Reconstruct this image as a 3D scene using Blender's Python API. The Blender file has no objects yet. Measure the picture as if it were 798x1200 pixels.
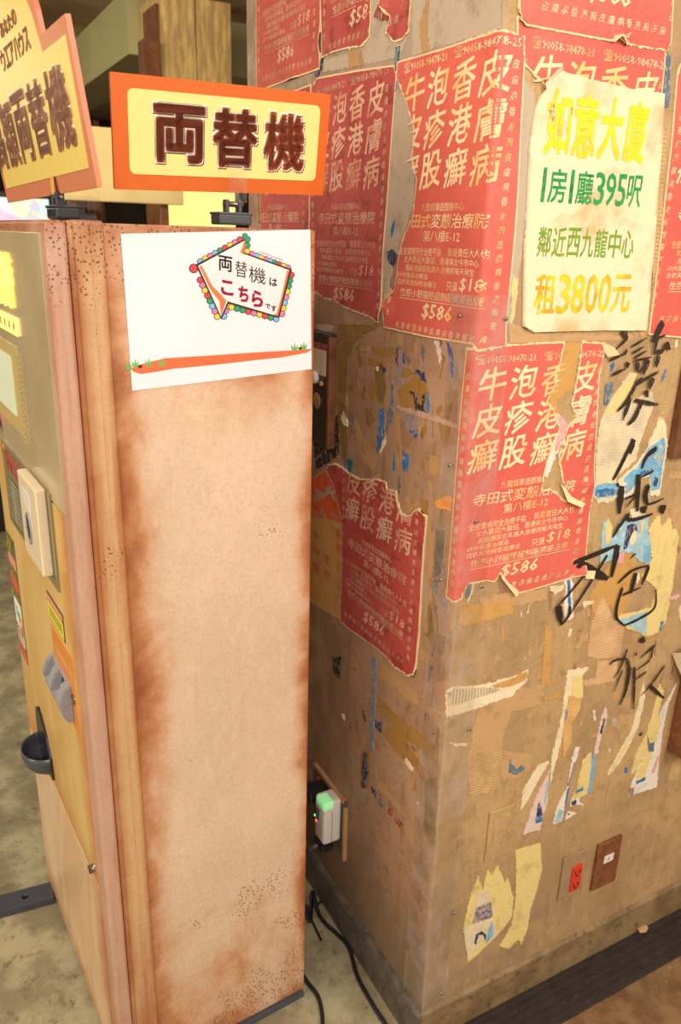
import bpy, bmesh, math, random
from mathutils import Vector, Matrix
from mathutils.geometry import tessellate_polygon
R_=random.Random(7)
C=bpy.context.scene.collection
sc=bpy.context.scene
PI=math.pi
# ---------------------------------------------------------------- camera
FPX=919.37; PIT=.33620; ROL=.02820; YAW=.50190
CAM=Vector((-.7210,-.9187,1.55))
_c,_s=math.cos(YAW),math.sin(YAW)
FW=Vector((_s*math.cos(PIT),_c*math.cos(PIT),-math.sin(PIT)))
_rt=Vector((_c,-_s,0)); _up=_rt.cross(FW)
RT=_rt*math.cos(ROL)+_up*math.sin(ROL); UP=-_rt*math.sin(ROL)+_up*math.cos(ROL)
cd=bpy.data.cameras.new('camera'); cam=bpy.data.objects.new('camera',cd); C.objects.link(cam)
cam.matrix_world=Matrix(((RT.x,UP.x,-FW.x,CAM.x),(RT.y,UP.y,-FW.y,CAM.y),(RT.z,UP.z,-FW.z,CAM.z),(0,0,0,1)))
cd.sensor_fit='VERTICAL'; cd.sensor_height=23.5; cd.lens=FPX/1200*23.5
cd.clip_start=.02; cd.clip_end=60
cd.dof.use_dof=True; cd.dof.focus_distance=1.2; cd.dof.aperture_fstop=4.0
sc.camera=cam
sc.view_settings.view_transform='Standard'; sc.view_settings.look='None'
sc.view_settings.gamma=1; sc.view_settings.exposure=0.0
sc.view_settings.use_curve_mapping=False
# ---------------------------------------------------------------- world and lights
w=bpy.data.worlds.new('world'); sc.world=w; w.use_nodes=True
bg=w.node_tree.nodes['Background']; bg.inputs[0].default_value=(1,.87,.71,1); bg.inputs[1].default_value=.68
def area(name,loc,target,size,power,col,sy=None):
    l=bpy.data.lights.new(name,'AREA'); l.energy=power; l.color=col; l.size=size
    if sy: l.shape='RECTANGLE'; l.size_y=sy
    o=bpy.data.objects.new(name,l); C.objects.link(o); o.location=loc
    o.rotation_euler=(Vector(target)-Vector(loc)).to_track_quat('-Z','Y').to_euler(); return o
area('area_lamp',(.75,-2.0,2.5),(.15,0,1.2),.9,33,(1,.91,.82))
area('area_lamp',(-.95,-1.7,2.25),(-.15,.2,.8),.8,30,(1,.92,.85))
area('area_lamp',(-3.0,.6,2.5),(-.4,.4,.7),1.2,64,(1,.90,.72))
area('area_lamp',(-.5,1.7,2.58),(.4,3.4,1.7),.9,34,(1,.88,.62))  # unseen lamp added to brighten the plywood column and cream board
area('area_lamp',(-1.6,4.6,2.5),(.3,4.8,1.5),1.2,30,(1,.86,.6))
# ---------------------------------------------------------------- projection onto the real planes
def ray(x,y): return FW+RT*((x-399)/FPX)-UP*((y-600)/FPX)
def hit(x,y,n,o):
    d=ray(x,y); n=Vector(n); return CAM+d*((Vector(o)-CAM).dot(n)/d.dot(n))
def WL(x,y):
    P=hit(x,y,(1,0,0),(0,0,0)); return (-P.y,P.z)
def WR(x,y):
    P=hit(x,y,(0,1,0),(0,0,0)); return (P.x,P.z)
def FL(x,y): return hit(x,y,(0,0,1),(0,0,0))
def BK(x,y,Y): return hit(x,y,(0,1,0),(0,Y,0))
def U(side,x,y): return WL(x,y) if side=='L' else WR(x,y)
RC=.005; AC=RC*PI/4
def wp(s,t,o):
    if s>AC: return (RC+s-AC,-o,t)
    if s<-AC: return (-o,RC-s-AC,t)
    a=math.radians(225+s/AC*45); r=RC+o
    return (RC+r*math.cos(a),RC+r*math.sin(a),t)
# ---------------------------------------------------------------- materials
class NT:
    def __init__(s,name):
        s.m=bpy.data.materials.new(name); s.m.use_nodes=True; s.t=s.m.node_tree; s.n=s.t.nodes
        s.p=s.n['Principled BSDF']; s.tc=s.n.new('ShaderNodeTexCoord'); s.vec=s.tc.outputs['Object']
    def L(s,a,b): s.t.links.new(a,b)
    def put(s,v,inp):
        if hasattr(v,'is_output') or isinstance(v,bpy.types.NodeSocket): s.L(v,inp)
        elif isinstance(v,(tuple,list)) and len(v)==3 and len(inp.default_value)==4: inp.default_value=(*v,1)
        else: inp.default_value=v
    def mapping(s,scale=(1,1,1),loc=(0,0,0),rot=(0,0,0)):
        n=s.n.new('ShaderNodeMapping'); s.L(s.vec,n.inputs[0]); n.inputs['Scale'].default_value=scale
        n.inputs['Location'].default_value=loc; n.inputs['Rotation'].default_value=rot; return n.outputs[0]
    def noise(s,sc_,det=3,rough=.55,vec=None,dist=0):
        n=s.n.new('ShaderNodeTexNoise'); s.L(vec or s.vec,n.inputs['Vector']); n.inputs['Scale'].default_value=sc_
        n.inputs['Detail'].default_value=det; n.inputs['Roughness'].default_value=rough; n.inputs['Distortion'].default_value=dist
        return n.outputs['Fac']
    def vor(s,sc_,vec=None,out='Distance'):
        n=s.n.new('ShaderNodeTexVoronoi'); s.L(vec or s.vec,n.inputs['Vector']); n.inputs['Scale'].default_value=sc_
        return n.outputs[out]
    def math(s,op,a,b=0,c=0,clamp=False):
        n=s.n.new('ShaderNodeMath'); n.operation=op; n.use_clamp=clamp
        s.put(a,n.inputs[0]); s.put(b,n.inputs[1]); s.put(c,n.inputs[2]); return n.outputs[0]
    def step(s,v,a,b):
        n=s.n.new('ShaderNodeMapRange'); n.interpolation_type='SMOOTHSTEP'; s.put(v,n.inputs[0])
        n.inputs[1].default_value=a; n.inputs[2].default_value=b; return n.outputs[0]
    def mix(s,f,a,b,mode='MIX'):
        n=s.n.new('ShaderNodeMix'); n.data_type='RGBA'; n.blend_type=mode
        s.put(f,n.inputs[0]); s.put(a,n.inputs[6]); s.put(b,n.inputs[7]); return n.outputs[2]
    def sep(s):
        n=s.n.new('ShaderNodeSeparateXYZ'); s.L(s.vec,n.inputs[0]); return n.outputs
    def bump(s,h,strength=.3,dist=.002):
        n=s.n.new('ShaderNodeBump'); s.put(h,n.inputs['Height']); n.inputs['Strength'].default_value=strength
        n.inputs['Distance'].default_value=dist; s.L(n.outputs[0],s.p.inputs['Normal'])
    def done(s,col,rough=.6,metal=0,spec=None):
        s.put(col,s.p.inputs['Base Color']); s.put(rough,s.p.inputs['Roughness']); s.p.inputs['Metallic'].default_value=metal
        if spec is not None: s.p.inputs['Specular IOR Level'].default_value=spec
        return s.m
def srgb(r,g,b):
    f=lambda c:(c/255/12.92) if c<=10 else ((c/255+.055)/1.055)**2.4
    return (f(r),f(g),f(b))
def mottled(name,c1,c2,scale=20,rough=.6,c3=None,metal=0,bump=.15,spec=.4,sc2=None,bd=.001):
    k=NT(name); a=k.noise(scale,5,.6); f=k.step(a,.35,.65); col=k.mix(f,c1,c2)
    if c3: col=k.mix(k.step(k.noise(sc2 or scale*4,4,.7),.55,.68),col,c3)
    k.bump(k.noise(scale*6,3,.6),bump,bd); return k.done(col,rough,metal,spec)
def plain(name,c,rough=.5,metal=0,spec=.5):
    k=NT(name); f=k.noise(60,3); c2=tuple(x*.86 for x in c)
    return k.done(k.mix(f,c,c2),rough,metal,spec)
def emit(name,c,st):
    k=NT(name); k.p.inputs['Emission Color'].default_value=(*c,1); k.p.inputs['Emission Strength'].default_value=st
    return k.done(c,.4)
def paperm(name,c,stain=(.5,.36,.2),lo=.5,hi=.78,scale=14,rough=.8,b=.5):
    k=NT(name); f=k.step(k.noise(scale,5,.65),lo,hi); g=k.noise(90,3)
    col=k.mix(f,c,stain); col=k.mix(k.math('MULTIPLY',g,.3),col,tuple(x*.7 for x in c))
    k.bump(k.noise(28,4,.6,dist=.8),b,.004); return k.done(col,rough,spec=.25)
def newsm(name,c,ink,freq=330,vert=False,amt=.75,lo=.45):
    k=NT(name); x,y,z=k.sep()[:3]
    h=k.math('ADD',x,y) if vert else k.math('ADD',z,k.math('MULTIPLY',k.math('SUBTRACT',x,y),.06))
    al=z if vert else k.math('SUBTRACT',x,y)
    line=k.step(k.math('SINE',k.math('MULTIPLY',h,freq*6.283/2)),0.0,.5)
    cb=k.n.new('ShaderNodeCombineXYZ'); k.L(k.math('MULTIPLY',al,1.0),cb.inputs[0]); k.L(k.math('FLOOR',k.math('MULTIPLY',h,freq/2)),cb.inputs[1])
    ch=k.step(k.noise(700,1,.5,vec=cb.outputs[0]),.42,.52)
    pres=k.step(k.noise(30,4,.6),lo-.08,lo+.08)
    f=k.math('MULTIPLY',k.math('MULTIPLY',line,ch),k.math('MULTIPLY',pres,amt))
    base=k.mix(k.step(k.noise(18,4),.4,.7),c,tuple(v*.78 for v in c))
    return k.done(k.mix(f,base,ink),.85,spec=.2)
def brush(name,c,thr=.40):
    k=NT(name); f=k.step(k.noise(170,4,.75,vec=k.mapping((1.6,1.6,.5),rot=(0,.5,0))),thr-.05,thr+.06)
    tr=k.n.new('ShaderNodeBsdfTransparent'); mx=k.n.new('ShaderNodeMixShader')
    k.L(f,mx.inputs[0]); k.L(tr.outputs[0],mx.inputs[1]); k.L(k.p.outputs[0],mx.inputs[2])
    k.L(mx.outputs[0],k.n['Material Output'].inputs[0]); return k.done(c,.55,spec=.3)
# walls
def m_wall_right():
    k=NT('wall_tan_board'); a=k.noise(5,6,.6); b=k.noise(26,6,.7); g=k.noise(380,2,.6)
    col=k.mix(k.step(a,.35,.66),srgb(172,139,98),srgb(196,160,110))
    col=k.mix(k.math('MULTIPLY',k.step(b,.48,.68),.6),col,srgb(148,116,80))
    col=k.mix(k.math('MULTIPLY',k.step(g,.5,.66),.35),col,srgb(130,98,66))
    col=k.mix(k.math('MULTIPLY',k.step(k.noise(450,1),.66,.72),.6),col,srgb(224,196,150))
    st=k.noise(9,4,.6,vec=k.mapping((7,7,1))); col=k.mix(k.math('MULTIPLY',k.step(st,.54,.70),.35),col,srgb(140,104,70))
    col=k.mix(k.math('MULTIPLY',k.step(k.noise(3.2,5,.7,dist=1),.58,.7),.45),col,srgb(168,122,76))
    x,y,z=k.sep()[:3]
    low=k.math('MULTIPLY',k.step(k.math('ADD',z,k.math('MULTIPLY',x,.5)),.62,.15),k.step(k.noise(9,5,.65),.25,.6)); col=k.mix(k.math('MULTIPLY',low,.6),col,srgb(134,114,92))
    vs=k.noise(12,5,.65,vec=k.mapping((5,5,.9))); col=k.mix(k.math('MULTIPLY',k.step(vs,.54,.66),.3),col,srgb(208,174,124))
    k.bump(k.noise(140,4,.6),.35,.0012); return k.done(col,.62,spec=.3)
def m_wall_left():
    k=NT('wall_brown_board'); a=k.noise(6,6,.6); b=k.noise(22,6,.7,dist=.6)
    col=k.mix(k.step(a,.35,.68),srgb(166,128,100),srgb(184,146,116))
    v=k.noise(7,5,.7,vec=k.mapping((6,6,1.3)))
    col=k.mix(k.math('MULTIPLY',k.step(v,.52,.66),.55),col,srgb(140,108,58))
    col=k.mix(k.math('MULTIPLY',k.step(b,.54,.68),.55),col,srgb(124,90,68))
    col=k.mix(k.math('MULTIPLY',k.step(k.noise(300,2),.6,.7),.35),col,srgb(190,150,110))
    x,y,z=k.sep()[:3]
    up=k.step(k.math('ADD',z,k.math('MULTIPLY',a,.3)),1.75,2.0); col=k.mix(k.math('MULTIPLY',up,.85),col,srgb(172,152,132))
    sp=k.math('MULTIPLY',k.step(k.vor(130),.26,.16),k.math('MULTIPLY',k.step(k.noise(9,3),.44,.58),k.step(z,.8,.55)))
    col=k.mix(k.math('MULTIPLY',sp,.7),col,srgb(84,52,34))
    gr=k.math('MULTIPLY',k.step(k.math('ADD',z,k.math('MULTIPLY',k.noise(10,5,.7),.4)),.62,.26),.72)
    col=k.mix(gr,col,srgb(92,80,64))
    fr=k.math('MULTIPLY',k.step(y,.22,.5),k.step(k.noise(14,4,.6),.35,.6)); col=k.mix(k.math('MULTIPLY',fr,.5),col,srgb(112,90,46))
    k.bump(k.noise(110,4,.6),.35,.0012); return k.done(col,.5,spec=.4)
def rustm(name,u0,u1,base,mid,deep,ew=.035,dots=True,topw=.10,botw=.14,streak=True,gl=.42,leftw=1.0,var=1.0):
    k=NT(name); x,y,z=k.sep()[:3]
    n1=k.noise(5.5,5,.62,dist=.4); n2=k.noise(26,5,.65,vec=k.mapping((1,1,.5)))
    dl=k.math('MULTIPLY',k.math('SUBTRACT',x,u0),leftw); dr=k.math('MULTIPLY',k.math('SUBTRACT',u1,x),1.7)
    e=k.math('DIVIDE',k.math('MINIMUM',dl,dr),ew); tz=k.math('DIVIDE',k.math('SUBTRACT',1.563,z),topw); bz=k.math('DIVIDE',z,botw)
    d=k.math('MINIMUM',e,k.math('MINIMUM',tz,bz))
    d=k.math('ADD',d,k.math('MULTIPLY',k.math('SUBTRACT',n1,.5),4.4*var)); d=k.math('ADD',d,k.math('MULTIPLY',k.math('SUBTRACT',n2,.5),1.3))
    f1=k.step(d,1.75,.0); f2=k.step(d,.75,-.7)
    col=k.mix(k.step(k.noise(3,4,.6),.35,.65),base,tuple(v*.88 for v in base))
    g=k.noise(150,6,.75); col=k.mix(k.math('MULTIPLY',k.step(g,.45,.7),.28),col,mid)
    w_=k.noise(60,5,.7,vec=k.mapping((1,1,.4))); col=k.mix(k.math('MULTIPLY',k.step(w_,.5,.7),.3),col,tuple(min(1,v*1.12+.02) for v in base))
    col=k.mix(k.math('MULTIPLY',f1,.85),col,mid); col=k.mix(k.math('MULTIPLY',f2,.85),col,deep)
    if streak:
        s_=k.noise(4,5,.65,vec=k.mapping((8,8,.6))); col=k.mix(k.math('MULTIPLY',k.step(s_,.56-.06*(var<1),.76-.08*(var<1)),.25+.35*(var<1)),col,mid)
    if dots:
        reg=k.math('MAXIMUM',k.step(z,1.36,1.5),k.math('MULTIPLY',k.step(z,.62,.05),k.step(x,.05,.36)))
        gate=k.step(k.math('ADD',k.noise(8,3),k.math('MULTIPLY',reg,.24)),.55,.74)
        vd=k.vor(175); rr=k.math('MULTIPLY',gate,.30); dt=k.step(k.math('SUBTRACT',rr,vd),-.03,.04)
        vd2=k.vor(260); dt2=k.math('MULTIPLY',k.step(k.math('SUBTRACT',k.math('MULTIPLY',k.step(z,1.0,.3),.17),vd2),-.02,.03),.7)
        col=k.mix(k.math('MULTIPLY',k.math('MAXIMUM',dt,dt2),.85),col,srgb(96,52,28))
    k.bump(k.noise(200,3),.12,.0008); return k.done(col,gl,spec=.45)
M={}
M['wr']=m_wall_right(); M['wl']=m_wall_left()
M['side']=rustm('rusty_cream_side',.0755,.397,srgb(222,192,162),srgb(188,120,68),srgb(132,64,26),ew=.036,topw=.19,botw=.17)
M['frame']=rustm('rusty_wood_frame',.028,.0755,srgb(206,164,118),srgb(170,104,58),srgb(136,72,36),ew=.013,topw=.05,botw=.25,var=.7)
M['door']=rustm('rusty_pink_door',-.014,.030,srgb(198,156,132),srgb(168,104,72),srgb(140,76,42),ew=.010,topw=.03,botw=.15,var=.6)
def frontm(name,c1,c2,c3,z0):
    k=NT(name); n=k.noise(4,5,.62,vec=k.mapping((1,1.4,.7)),dist=.6); col=k.mix(k.step(n,.36,.64),c1,c2); z=k.sep()[2]; y=k.sep()[1]
    e=k.math('MINIMUM',k.math('SUBTRACT',y,.045),k.math('MULTIPLY',k.math('SUBTRACT',z,z0),.8)); e=k.math('ADD',e,k.math('MULTIPLY',k.math('SUBTRACT',k.noise(7,5,.65),.5),.16))
    col=k.mix(k.math('MULTIPLY',k.step(e,.07,-.02),.8),col,c3); col=k.mix(k.math('MULTIPLY',k.step(k.noise(9,4,.6,vec=k.mapping((1,3,.4))),.56,.72),.4),col,c3)
    k.bump(k.noise(90,3),.1,.001); return k.done(col,.32,spec=.5)
M['fpanel']=frontm('front_wood_panel',srgb(218,184,116),srgb(208,164,92),srgb(196,122,56),.46)
M['kick']=frontm('front_kick_panel',srgb(226,196,160),srgb(216,176,132),srgb(176,104,52),.02)
M['gold']=mottled('champagne_gloss',srgb(186,168,132),srgb(178,158,120),6,.22,spec=.6,bump=.02)
k=NT('stained_concrete_floor'); x,y,z=k.sep()[:3]
rt=k.step(x,-.15,.25)
col=k.mix(k.step(k.noise(9,6,.65),.38,.62),srgb(176,166,132),srgb(136,126,98)); col=k.mix(k.step(k.noise(30,5,.7),.55,.68),col,srgb(110,98,72))
c2=k.mix(k.step(k.noise(12,6,.65),.38,.64),srgb(134,102,68),srgb(104,74,46)); col=k.mix(rt,col,c2)
col=k.mix(k.math('MULTIPLY',k.step(k.noise(60,4,.7),.64,.72),.7),col,srgb(204,192,156)); col=k.mix(k.math('MULTIPLY',k.step(k.noise(4,4,.7,dist=2),.6,.66),.4),col,srgb(96,78,56))
k.bump(k.noise(80,5,.6),.3,.002); M['floor']=k.done(col,.5,spec=.4)
M['skL']=mottled('grimy_skirting',srgb(104,94,82),srgb(80,72,62),30,.5,srgb(128,116,96))
M['skR']=mottled('brown_skirting',srgb(150,124,86),srgb(122,98,66),12,.55,srgb(104,80,54))
M['rubber']=mottled('black_rubber',srgb(52,42,38),srgb(42,34,32),25,.55,srgb(70,54,44),bump=.3)
def redm(name,c,c2,dark,dl=.6):
    k=NT(name); col=k.mix(k.step(k.noise(7,5,.6),.35,.68),c,c2)
    col=k.mix(k.math('MULTIPLY',k.step(k.noise(24,5,.7),dl,dl+.12),.6),col,dark)
    col=k.mix(k.math('MULTIPLY',k.step(k.noise(150,4,.7),.6,.72),.25),col,srgb(240,170,140))
    k.bump(k.noise(30,4,.6,dist=.8),.4,.003); return k.done(col,.5,spec=.35)
M['red']=redm('red_print',srgb(220,104,88),srgb(210,92,78),srgb(174,68,58),.60)
M['red2']=redm('worn_red_print',srgb(190,84,76),srgb(174,70,64),srgb(122,48,42),.52)
M['redp']=redm('faded_red_print',srgb(196,90,76),srgb(180,76,64),srgb(150,60,50),.6)
M['edge']=paperm('cream_paper_edge',srgb(238,212,160),lo=.55)
def inkm(name,c,c2):
    k=NT(name); return k.done(k.mix(k.step(k.noise(16,4,.6),.45,.62),c,c2),.6,spec=.3)
M['ink']=inkm('cream_letters',srgb(244,218,170),srgb(236,190,120)); M['ink2']=inkm('dull_cream_letters',srgb(222,180,148),srgb(206,140,110))
M['ypaper']=paperm('aged_cream_paper',srgb(240,222,182),stain=srgb(214,176,122),lo=.48,hi=.7,scale=9,b=.6)
M['yel']=inkm('yellow_marker',srgb(250,214,40),srgb(244,200,50)); M['yel2']=inkm('golden_letters',srgb(246,206,44),srgb(222,160,28))
M['grn']=inkm('green_letters',srgb(40,150,76),srgb(60,160,70)); M['olv']=inkm('olive_letters',srgb(120,160,50),srgb(150,160,50))
for n,c in dict(cream=(238,218,178),yellow=(232,206,134),ochre=(206,156,88),beige=(200,158,110),white=(236,224,206),pinkw=(228,200,188),
    ochreL=(166,122,62),beigeL=(186,144,98),lav=(158,138,134),olive=(138,110,58),tape=(196,160,134),pale=(190,170,146),tan=(164,120,88)).items():
    M[n]=paperm('paper_'+n,srgb(*c),stain=tuple(v*.72 for v in srgb(*c)),lo=.5,hi=.7,scale=24)
for n,c in dict(blue=(48,108,156),navy=(42,54,88),slate=(92,108,120),black=(40,34,30),royal=(48,70,150),maroon=(140,60,56),lblue=(150,190,200),bgrey=(120,128,142),teal=(40,104,116),pink=(222,160,160),skyb=(110,168,196),orange=(236,150,40)).items():
    k=NT('print_'+n); c_=k.mix(k.step(k.noise(60,4,.7),.45,.65),srgb(*c),tuple(v*1.25+.03 for v in srgb(*c))); M[n]=k.done(k.mix(k.math('MULTIPLY',k.step(k.noise(130,4,.7,vec=k.mapping((1.3,1.3,.6))),.54,.60),.7),c_,srgb(196,168,136)),.6,spec=.3)
M['news']=newsm('newsprint_beige',srgb(206,168,114),srgb(110,84,60),amt=.55); M['newso']=newsm('newsprint_orange',srgb(222,176,112),srgb(196,104,60),amt=.55)
M['newsp']=newsm('newsprint_pink',srgb(218,176,126),srgb(170,110,80),amt=.55); M['newsb']=newsm('newsprint_blue',srgb(224,198,158),srgb(88,104,120),300,vert=True)
M['newsl']=newsm('newsprint_olive',srgb(150,118,66),srgb(96,70,40)); M['newss']=newsm('newsprint_slate',srgb(132,116,104),srgb(70,78,96))
M['newst']=newsm('newsprint_tiny',srgb(226,206,166),srgb(130,146,156),420,amt=.5,lo=.52)
M['photo']=mottled('print_photo',srgb(90,90,110),srgb(190,170,160),120,.6,srgb(60,66,84))
M['paint']=brush('black_brush_paint',srgb(46,34,24),.33); M['paint2']=brush('dry_black_brush_paint',srgb(54,40,28),.38)
k=NT('clear_acrylic'); tr=k.n.new('ShaderNodeBsdfTransparent'); tr.inputs[0].default_value=(.97,.96,.94,1)
gl=k.n.new('ShaderNodeBsdfGlossy'); gl.inputs['Roughness'].default_value=.12
fr=k.n.new('ShaderNodeLayerWeight'); fr.inputs[0].default_value=.5; mx=k.n.new('ShaderNodeMixShader'); k.L(k.math('MULTIPLY_ADD',k.math('POWER',fr.outputs['Facing'],4.0),.5,.02),mx.inputs[0]); k.L(tr.outputs[0],mx.inputs[1]); k.L(gl.outputs[0],mx.inputs[2])
df=k.n.new('ShaderNodeBsdfDiffuse'); df.inputs[0].default_value=(.9,.85,.8,1); mx2=k.n.new('ShaderNodeMixShader'); k.L(k.math('MULTIPLY',k.step(k.noise(14,5,.7),.3,.75),.10),mx2.inputs[0]); k.L(mx.outputs[0],mx2.inputs[1]); k.L(df.outputs[0],mx2.inputs[2])
k.L(mx2.outputs[0],k.n['Material Output'].inputs[0]); M['acr']=k.m
M['steel']=plain('screw_steel',srgb(150,140,125),.3,.9)
M['sorange']=plain('sign_orange',srgb(218,104,30),.35); M['sorange2']=plain('sign_orange_shaded',srgb(206,126,88),.35)  # second orange: shade of the left-facing house sign put into its colour
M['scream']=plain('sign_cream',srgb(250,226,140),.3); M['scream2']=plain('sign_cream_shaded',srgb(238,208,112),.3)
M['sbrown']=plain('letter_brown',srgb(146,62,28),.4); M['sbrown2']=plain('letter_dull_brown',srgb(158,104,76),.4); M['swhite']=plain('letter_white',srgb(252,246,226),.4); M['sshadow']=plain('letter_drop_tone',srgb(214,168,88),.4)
M['clip']=plain('dark_clip_plastic',srgb(70,70,74),.35); M['wpap']=mottled('white_paper',srgb(234,228,232),srgb(230,224,226),8,.5,bump=.03)
M['blk']=plain('black_plastic',srgb(36,36,40),.3); M['grey']=plain('grey_plastic',srgb(152,150,154),.38); M['dgrey']=plain('dark_grey_plastic',srgb(74,76,84),.28)
M['cplas']=plain('cream_plastic',srgb(232,212,178),.3); M['wplas']=plain('white_plastic',srgb(238,230,222),.25)
M['outl']=plain('drawn_black_line',srgb(40,36,36),.6); M['groundo']=plain('drawn_orange_ground',srgb(226,110,62),.6); M['rorange']=plain('drawn_orange_edge',srgb(222,120,60),.6)
M['arrow']=plain('arrow_white',srgb(236,229,226),.55); M['pinkl']=plain('pink_letters',srgb(228,60,104),.6)
for n,c in dict(b_red=(226,62,62),b_yel=(246,206,50),b_grn=(44,156,96),b_blu=(120,190,232),b_pnk=(238,120,170),grass=(110,180,90)).items(): M[n]=plain('bead_'+n[2:] if n!='grass' else 'grass_green',srgb(*c),.55)
M['plate']=plain('notice_plate_olive',srgb(140,128,92),.25); M['olst']=plain('sticker_olive',srgb(104,96,60),.35); M['stred']=plain('sticker_red',srgb(214,90,80),.4)
M['stpink']=plain('sticker_pink',srgb(226,150,130),.4); M['styel']=plain('sticker_yellow',srgb(232,220,60),.4); M['darkt']=plain('dark_text',srgb(80,60,40),.5)
M['redtxt']=plain('red_outline_letters',srgb(226,110,100),.4)
M['rustpl']=mottled('rusty_plate',srgb(134,82,48),srgb(114,66,38),40,.5,srgb(164,112,66)); M['sock']=plain('red_socket',srgb(222,62,36),.35)
M['swp']=mottled('grimy_black_panel',srgb(66,50,38),srgb(52,40,32),40,.4,srgb(90,68,46)); M['wood']=mottled('dark_wood',srgb(126,78,46),srgb(98,58,34),30,.5)
M['bcream']=mottled('old_cream_board',srgb(222,200,146),srgb(208,184,130),3,.6); M['bwood']=None
k=NT('streaky_plywood'); f=k.noise(8,5,.65,vec=k.mapping((5,5,.8))); M['bwood']=k.done(k.mix(k.step(f,.4,.66),srgb(176,142,92),srgb(222,190,124)),.55)
M['olbeam']=mottled('pale_olive_paint',srgb(176,168,122),srgb(160,152,108),2,.6); M['ceil']=mottled('stained_ceiling',srgb(176,152,120),srgb(140,112,82),1.6,.8,srgb(120,84,54),sc2=3)
M['dark']=mottled('dark_far_wall',srgb(52,38,28),srgb(36,28,22),2,.8); M['curt']=mottled('brown_curtain',srgb(130,80,34),srgb(84,50,24),9,.7)
k=NT('game_screen'); cc=k.vor(16,out='Color'); k.L(k.mix(.55,cc,(1,.75,.85)),k.p.inputs['Emission Color']); k.p.inputs['Emission Strength'].default_value=1.1; M['game']=k.done((.2,.2,.2),.3)
M['lit']=emit('lit_yellow_panel',srgb(255,236,140),1.0); M['litg']=emit('lit_letters',srgb(255,232,110),1.35); M['scr']=emit('pale_green_screen',srgb(200,206,176),.22)
M['halo']=plain('screen_surround_yellow',srgb(204,178,116),.3); M['ledg']=emit('green_led',(.1,1,.15),3.); M['ledr']=emit('red_led',(1,.1,.12),3.)
k=NT('green_lit_cover'); k.p.inputs['Emission Color'].default_value=(.2,1,.3,1); k.p.inputs['Emission Strength'].default_value=.35; M['gcov']=k.done((.55,.9,.55),.3)
M['clear']=M['acr']
# ---------------------------------------------------------------- mesh helpers
def obj(name,verts,faces,mat,parent=None,smooth=False,mw=None):
    me=bpy.data.meshes.new(name); me.from_pydata([tuple(v) for v in verts],[],faces); me.update()
    if smooth:
        for p in me.polygons: p.use_smooth=True
    o=bpy.data.objects.new(name,me); C.objects.link(o)
    if mat: me.materials.append(mat)
    if parent: o.parent=parent
    if mw is not None: o.matrix_basis=mw
    return o
def bobj(name,bm,mat,parent=None,smooth=False):
    me=bpy.data.meshes.new(name); bmesh.ops.recalc_face_normals(bm,faces=bm.faces[:]); bm.to_mesh(me); bm.free()
    if smooth:
        for p in me.polygons: p.use_smooth=True
    o=bpy.data.objects.new(name,me); C.objects.link(o); me.materials.append(mat)
    if parent: o.parent=parent
    return o
def tag(o,label=None,cat=None,group=None,kind=None):
    if label: o['label']=label
    if cat: o['category']=cat
    if group: o['group']=group
    if kind: o['kind']=kind
    return o
def box(bm,x0,x1,y0,y1,z0,z1,bev=0,seg=2):
    g=bmesh.ops.create_cube(bm,size=1); vs=g['verts']
    for v in vs: v.co=Vector((x0+(v.co.x+.5)*(x1-x0),y0+(v.co.y+.5)*(y1-y0),z0+(v.co.z+.5)*(z1-z0)))
    if bev:
        es=list({e for v in vs for e in v.link_edges}); bmesh.ops.bevel(bm,geom=es,offset=bev,segments=seg,affect='EDGES',profile=.6)
def boxo(name,x0,x1,y0,y1,z0,z1,mat,parent=None,bev=0,seg=2):
    bm=bmesh.new(); box(bm,x0,x1,y0,y1,z0,z1,bev,seg); return bobj(name,bm,mat,parent)
def empty(name,mw,label,cat,group=None):
    o=bpy.data.objects.new(name,None); C.objects.link(o); o.empty_display_size=.05
    o.matrix_world=mw if isinstance(mw,Matrix) else Matrix.Translation(mw); return tag(o,label,cat,group)
def smoothpts(P,n=6,closed=False):
    P=[Vector(p) for p in P]; out=[]; N=len(P); rng=range(N if closed else N-1)
    for i in rng:
        a=P[(i-1)%N] if closed or i>0 else P[i]; b=P[i]; c=P[(i+1)%N]; d=P[(i+2)%N] if closed or i+2<N else c
        for k in range(n):
            t=k/n; out.append(.5*((2*b)+(c-a)*t+(2*a-5*b+4*c-d)*t*t+(-a+3*b-3*c+d)*t**3))
    if not closed: out.append(P[-1])
    return out
def tube(name,pts,r,mat,parent=None,seg=10,sm=6):
    P=smoothpts(pts,sm); V=[];F=[]; up=Vector((.3,.2,1)).normalized()
    for i,p in enumerate(P):
        t=(P[min(i+1,len(P)-1)]-P[max(i-1,0)]).normalized(); a=t.cross(up)
        if a.length<.05: a=t.cross(Vector((1,0,0)))
        a.normalize(); b=t.cross(a)
        for k in range(seg): V.append(p+(a*math.cos(k*2*PI/seg)+b*math.sin(k*2*PI/seg))*r)
    for i in range(len(P)-1):
        for k in range(seg): F.append((i*seg+k,i*seg+(k+1)%seg,(i+1)*seg+(k+1)%seg,(i+1)*seg+k))
    F.append(tuple(range(seg))); F.append(tuple((len(P)-1)*seg+k for k in reversed(range(seg))))
    return obj(name,V,F,mat,parent,True)
def inpoly(x,y,P):
    r=False; j=len(P)-1
    for i in range(len(P)):
        a=P[i];b=P[j]
        if (a[1]>y)!=(b[1]>y) and x<(b[0]-a[0])*(y-a[1])/(b[1]-a[1])+a[0]: r=not r
        j=i
    return r
def area2(P): return sum(P[i-1][0]*P[i][1]-P[i][0]*P[i-1][1] for i in range(len(P)))/2
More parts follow.
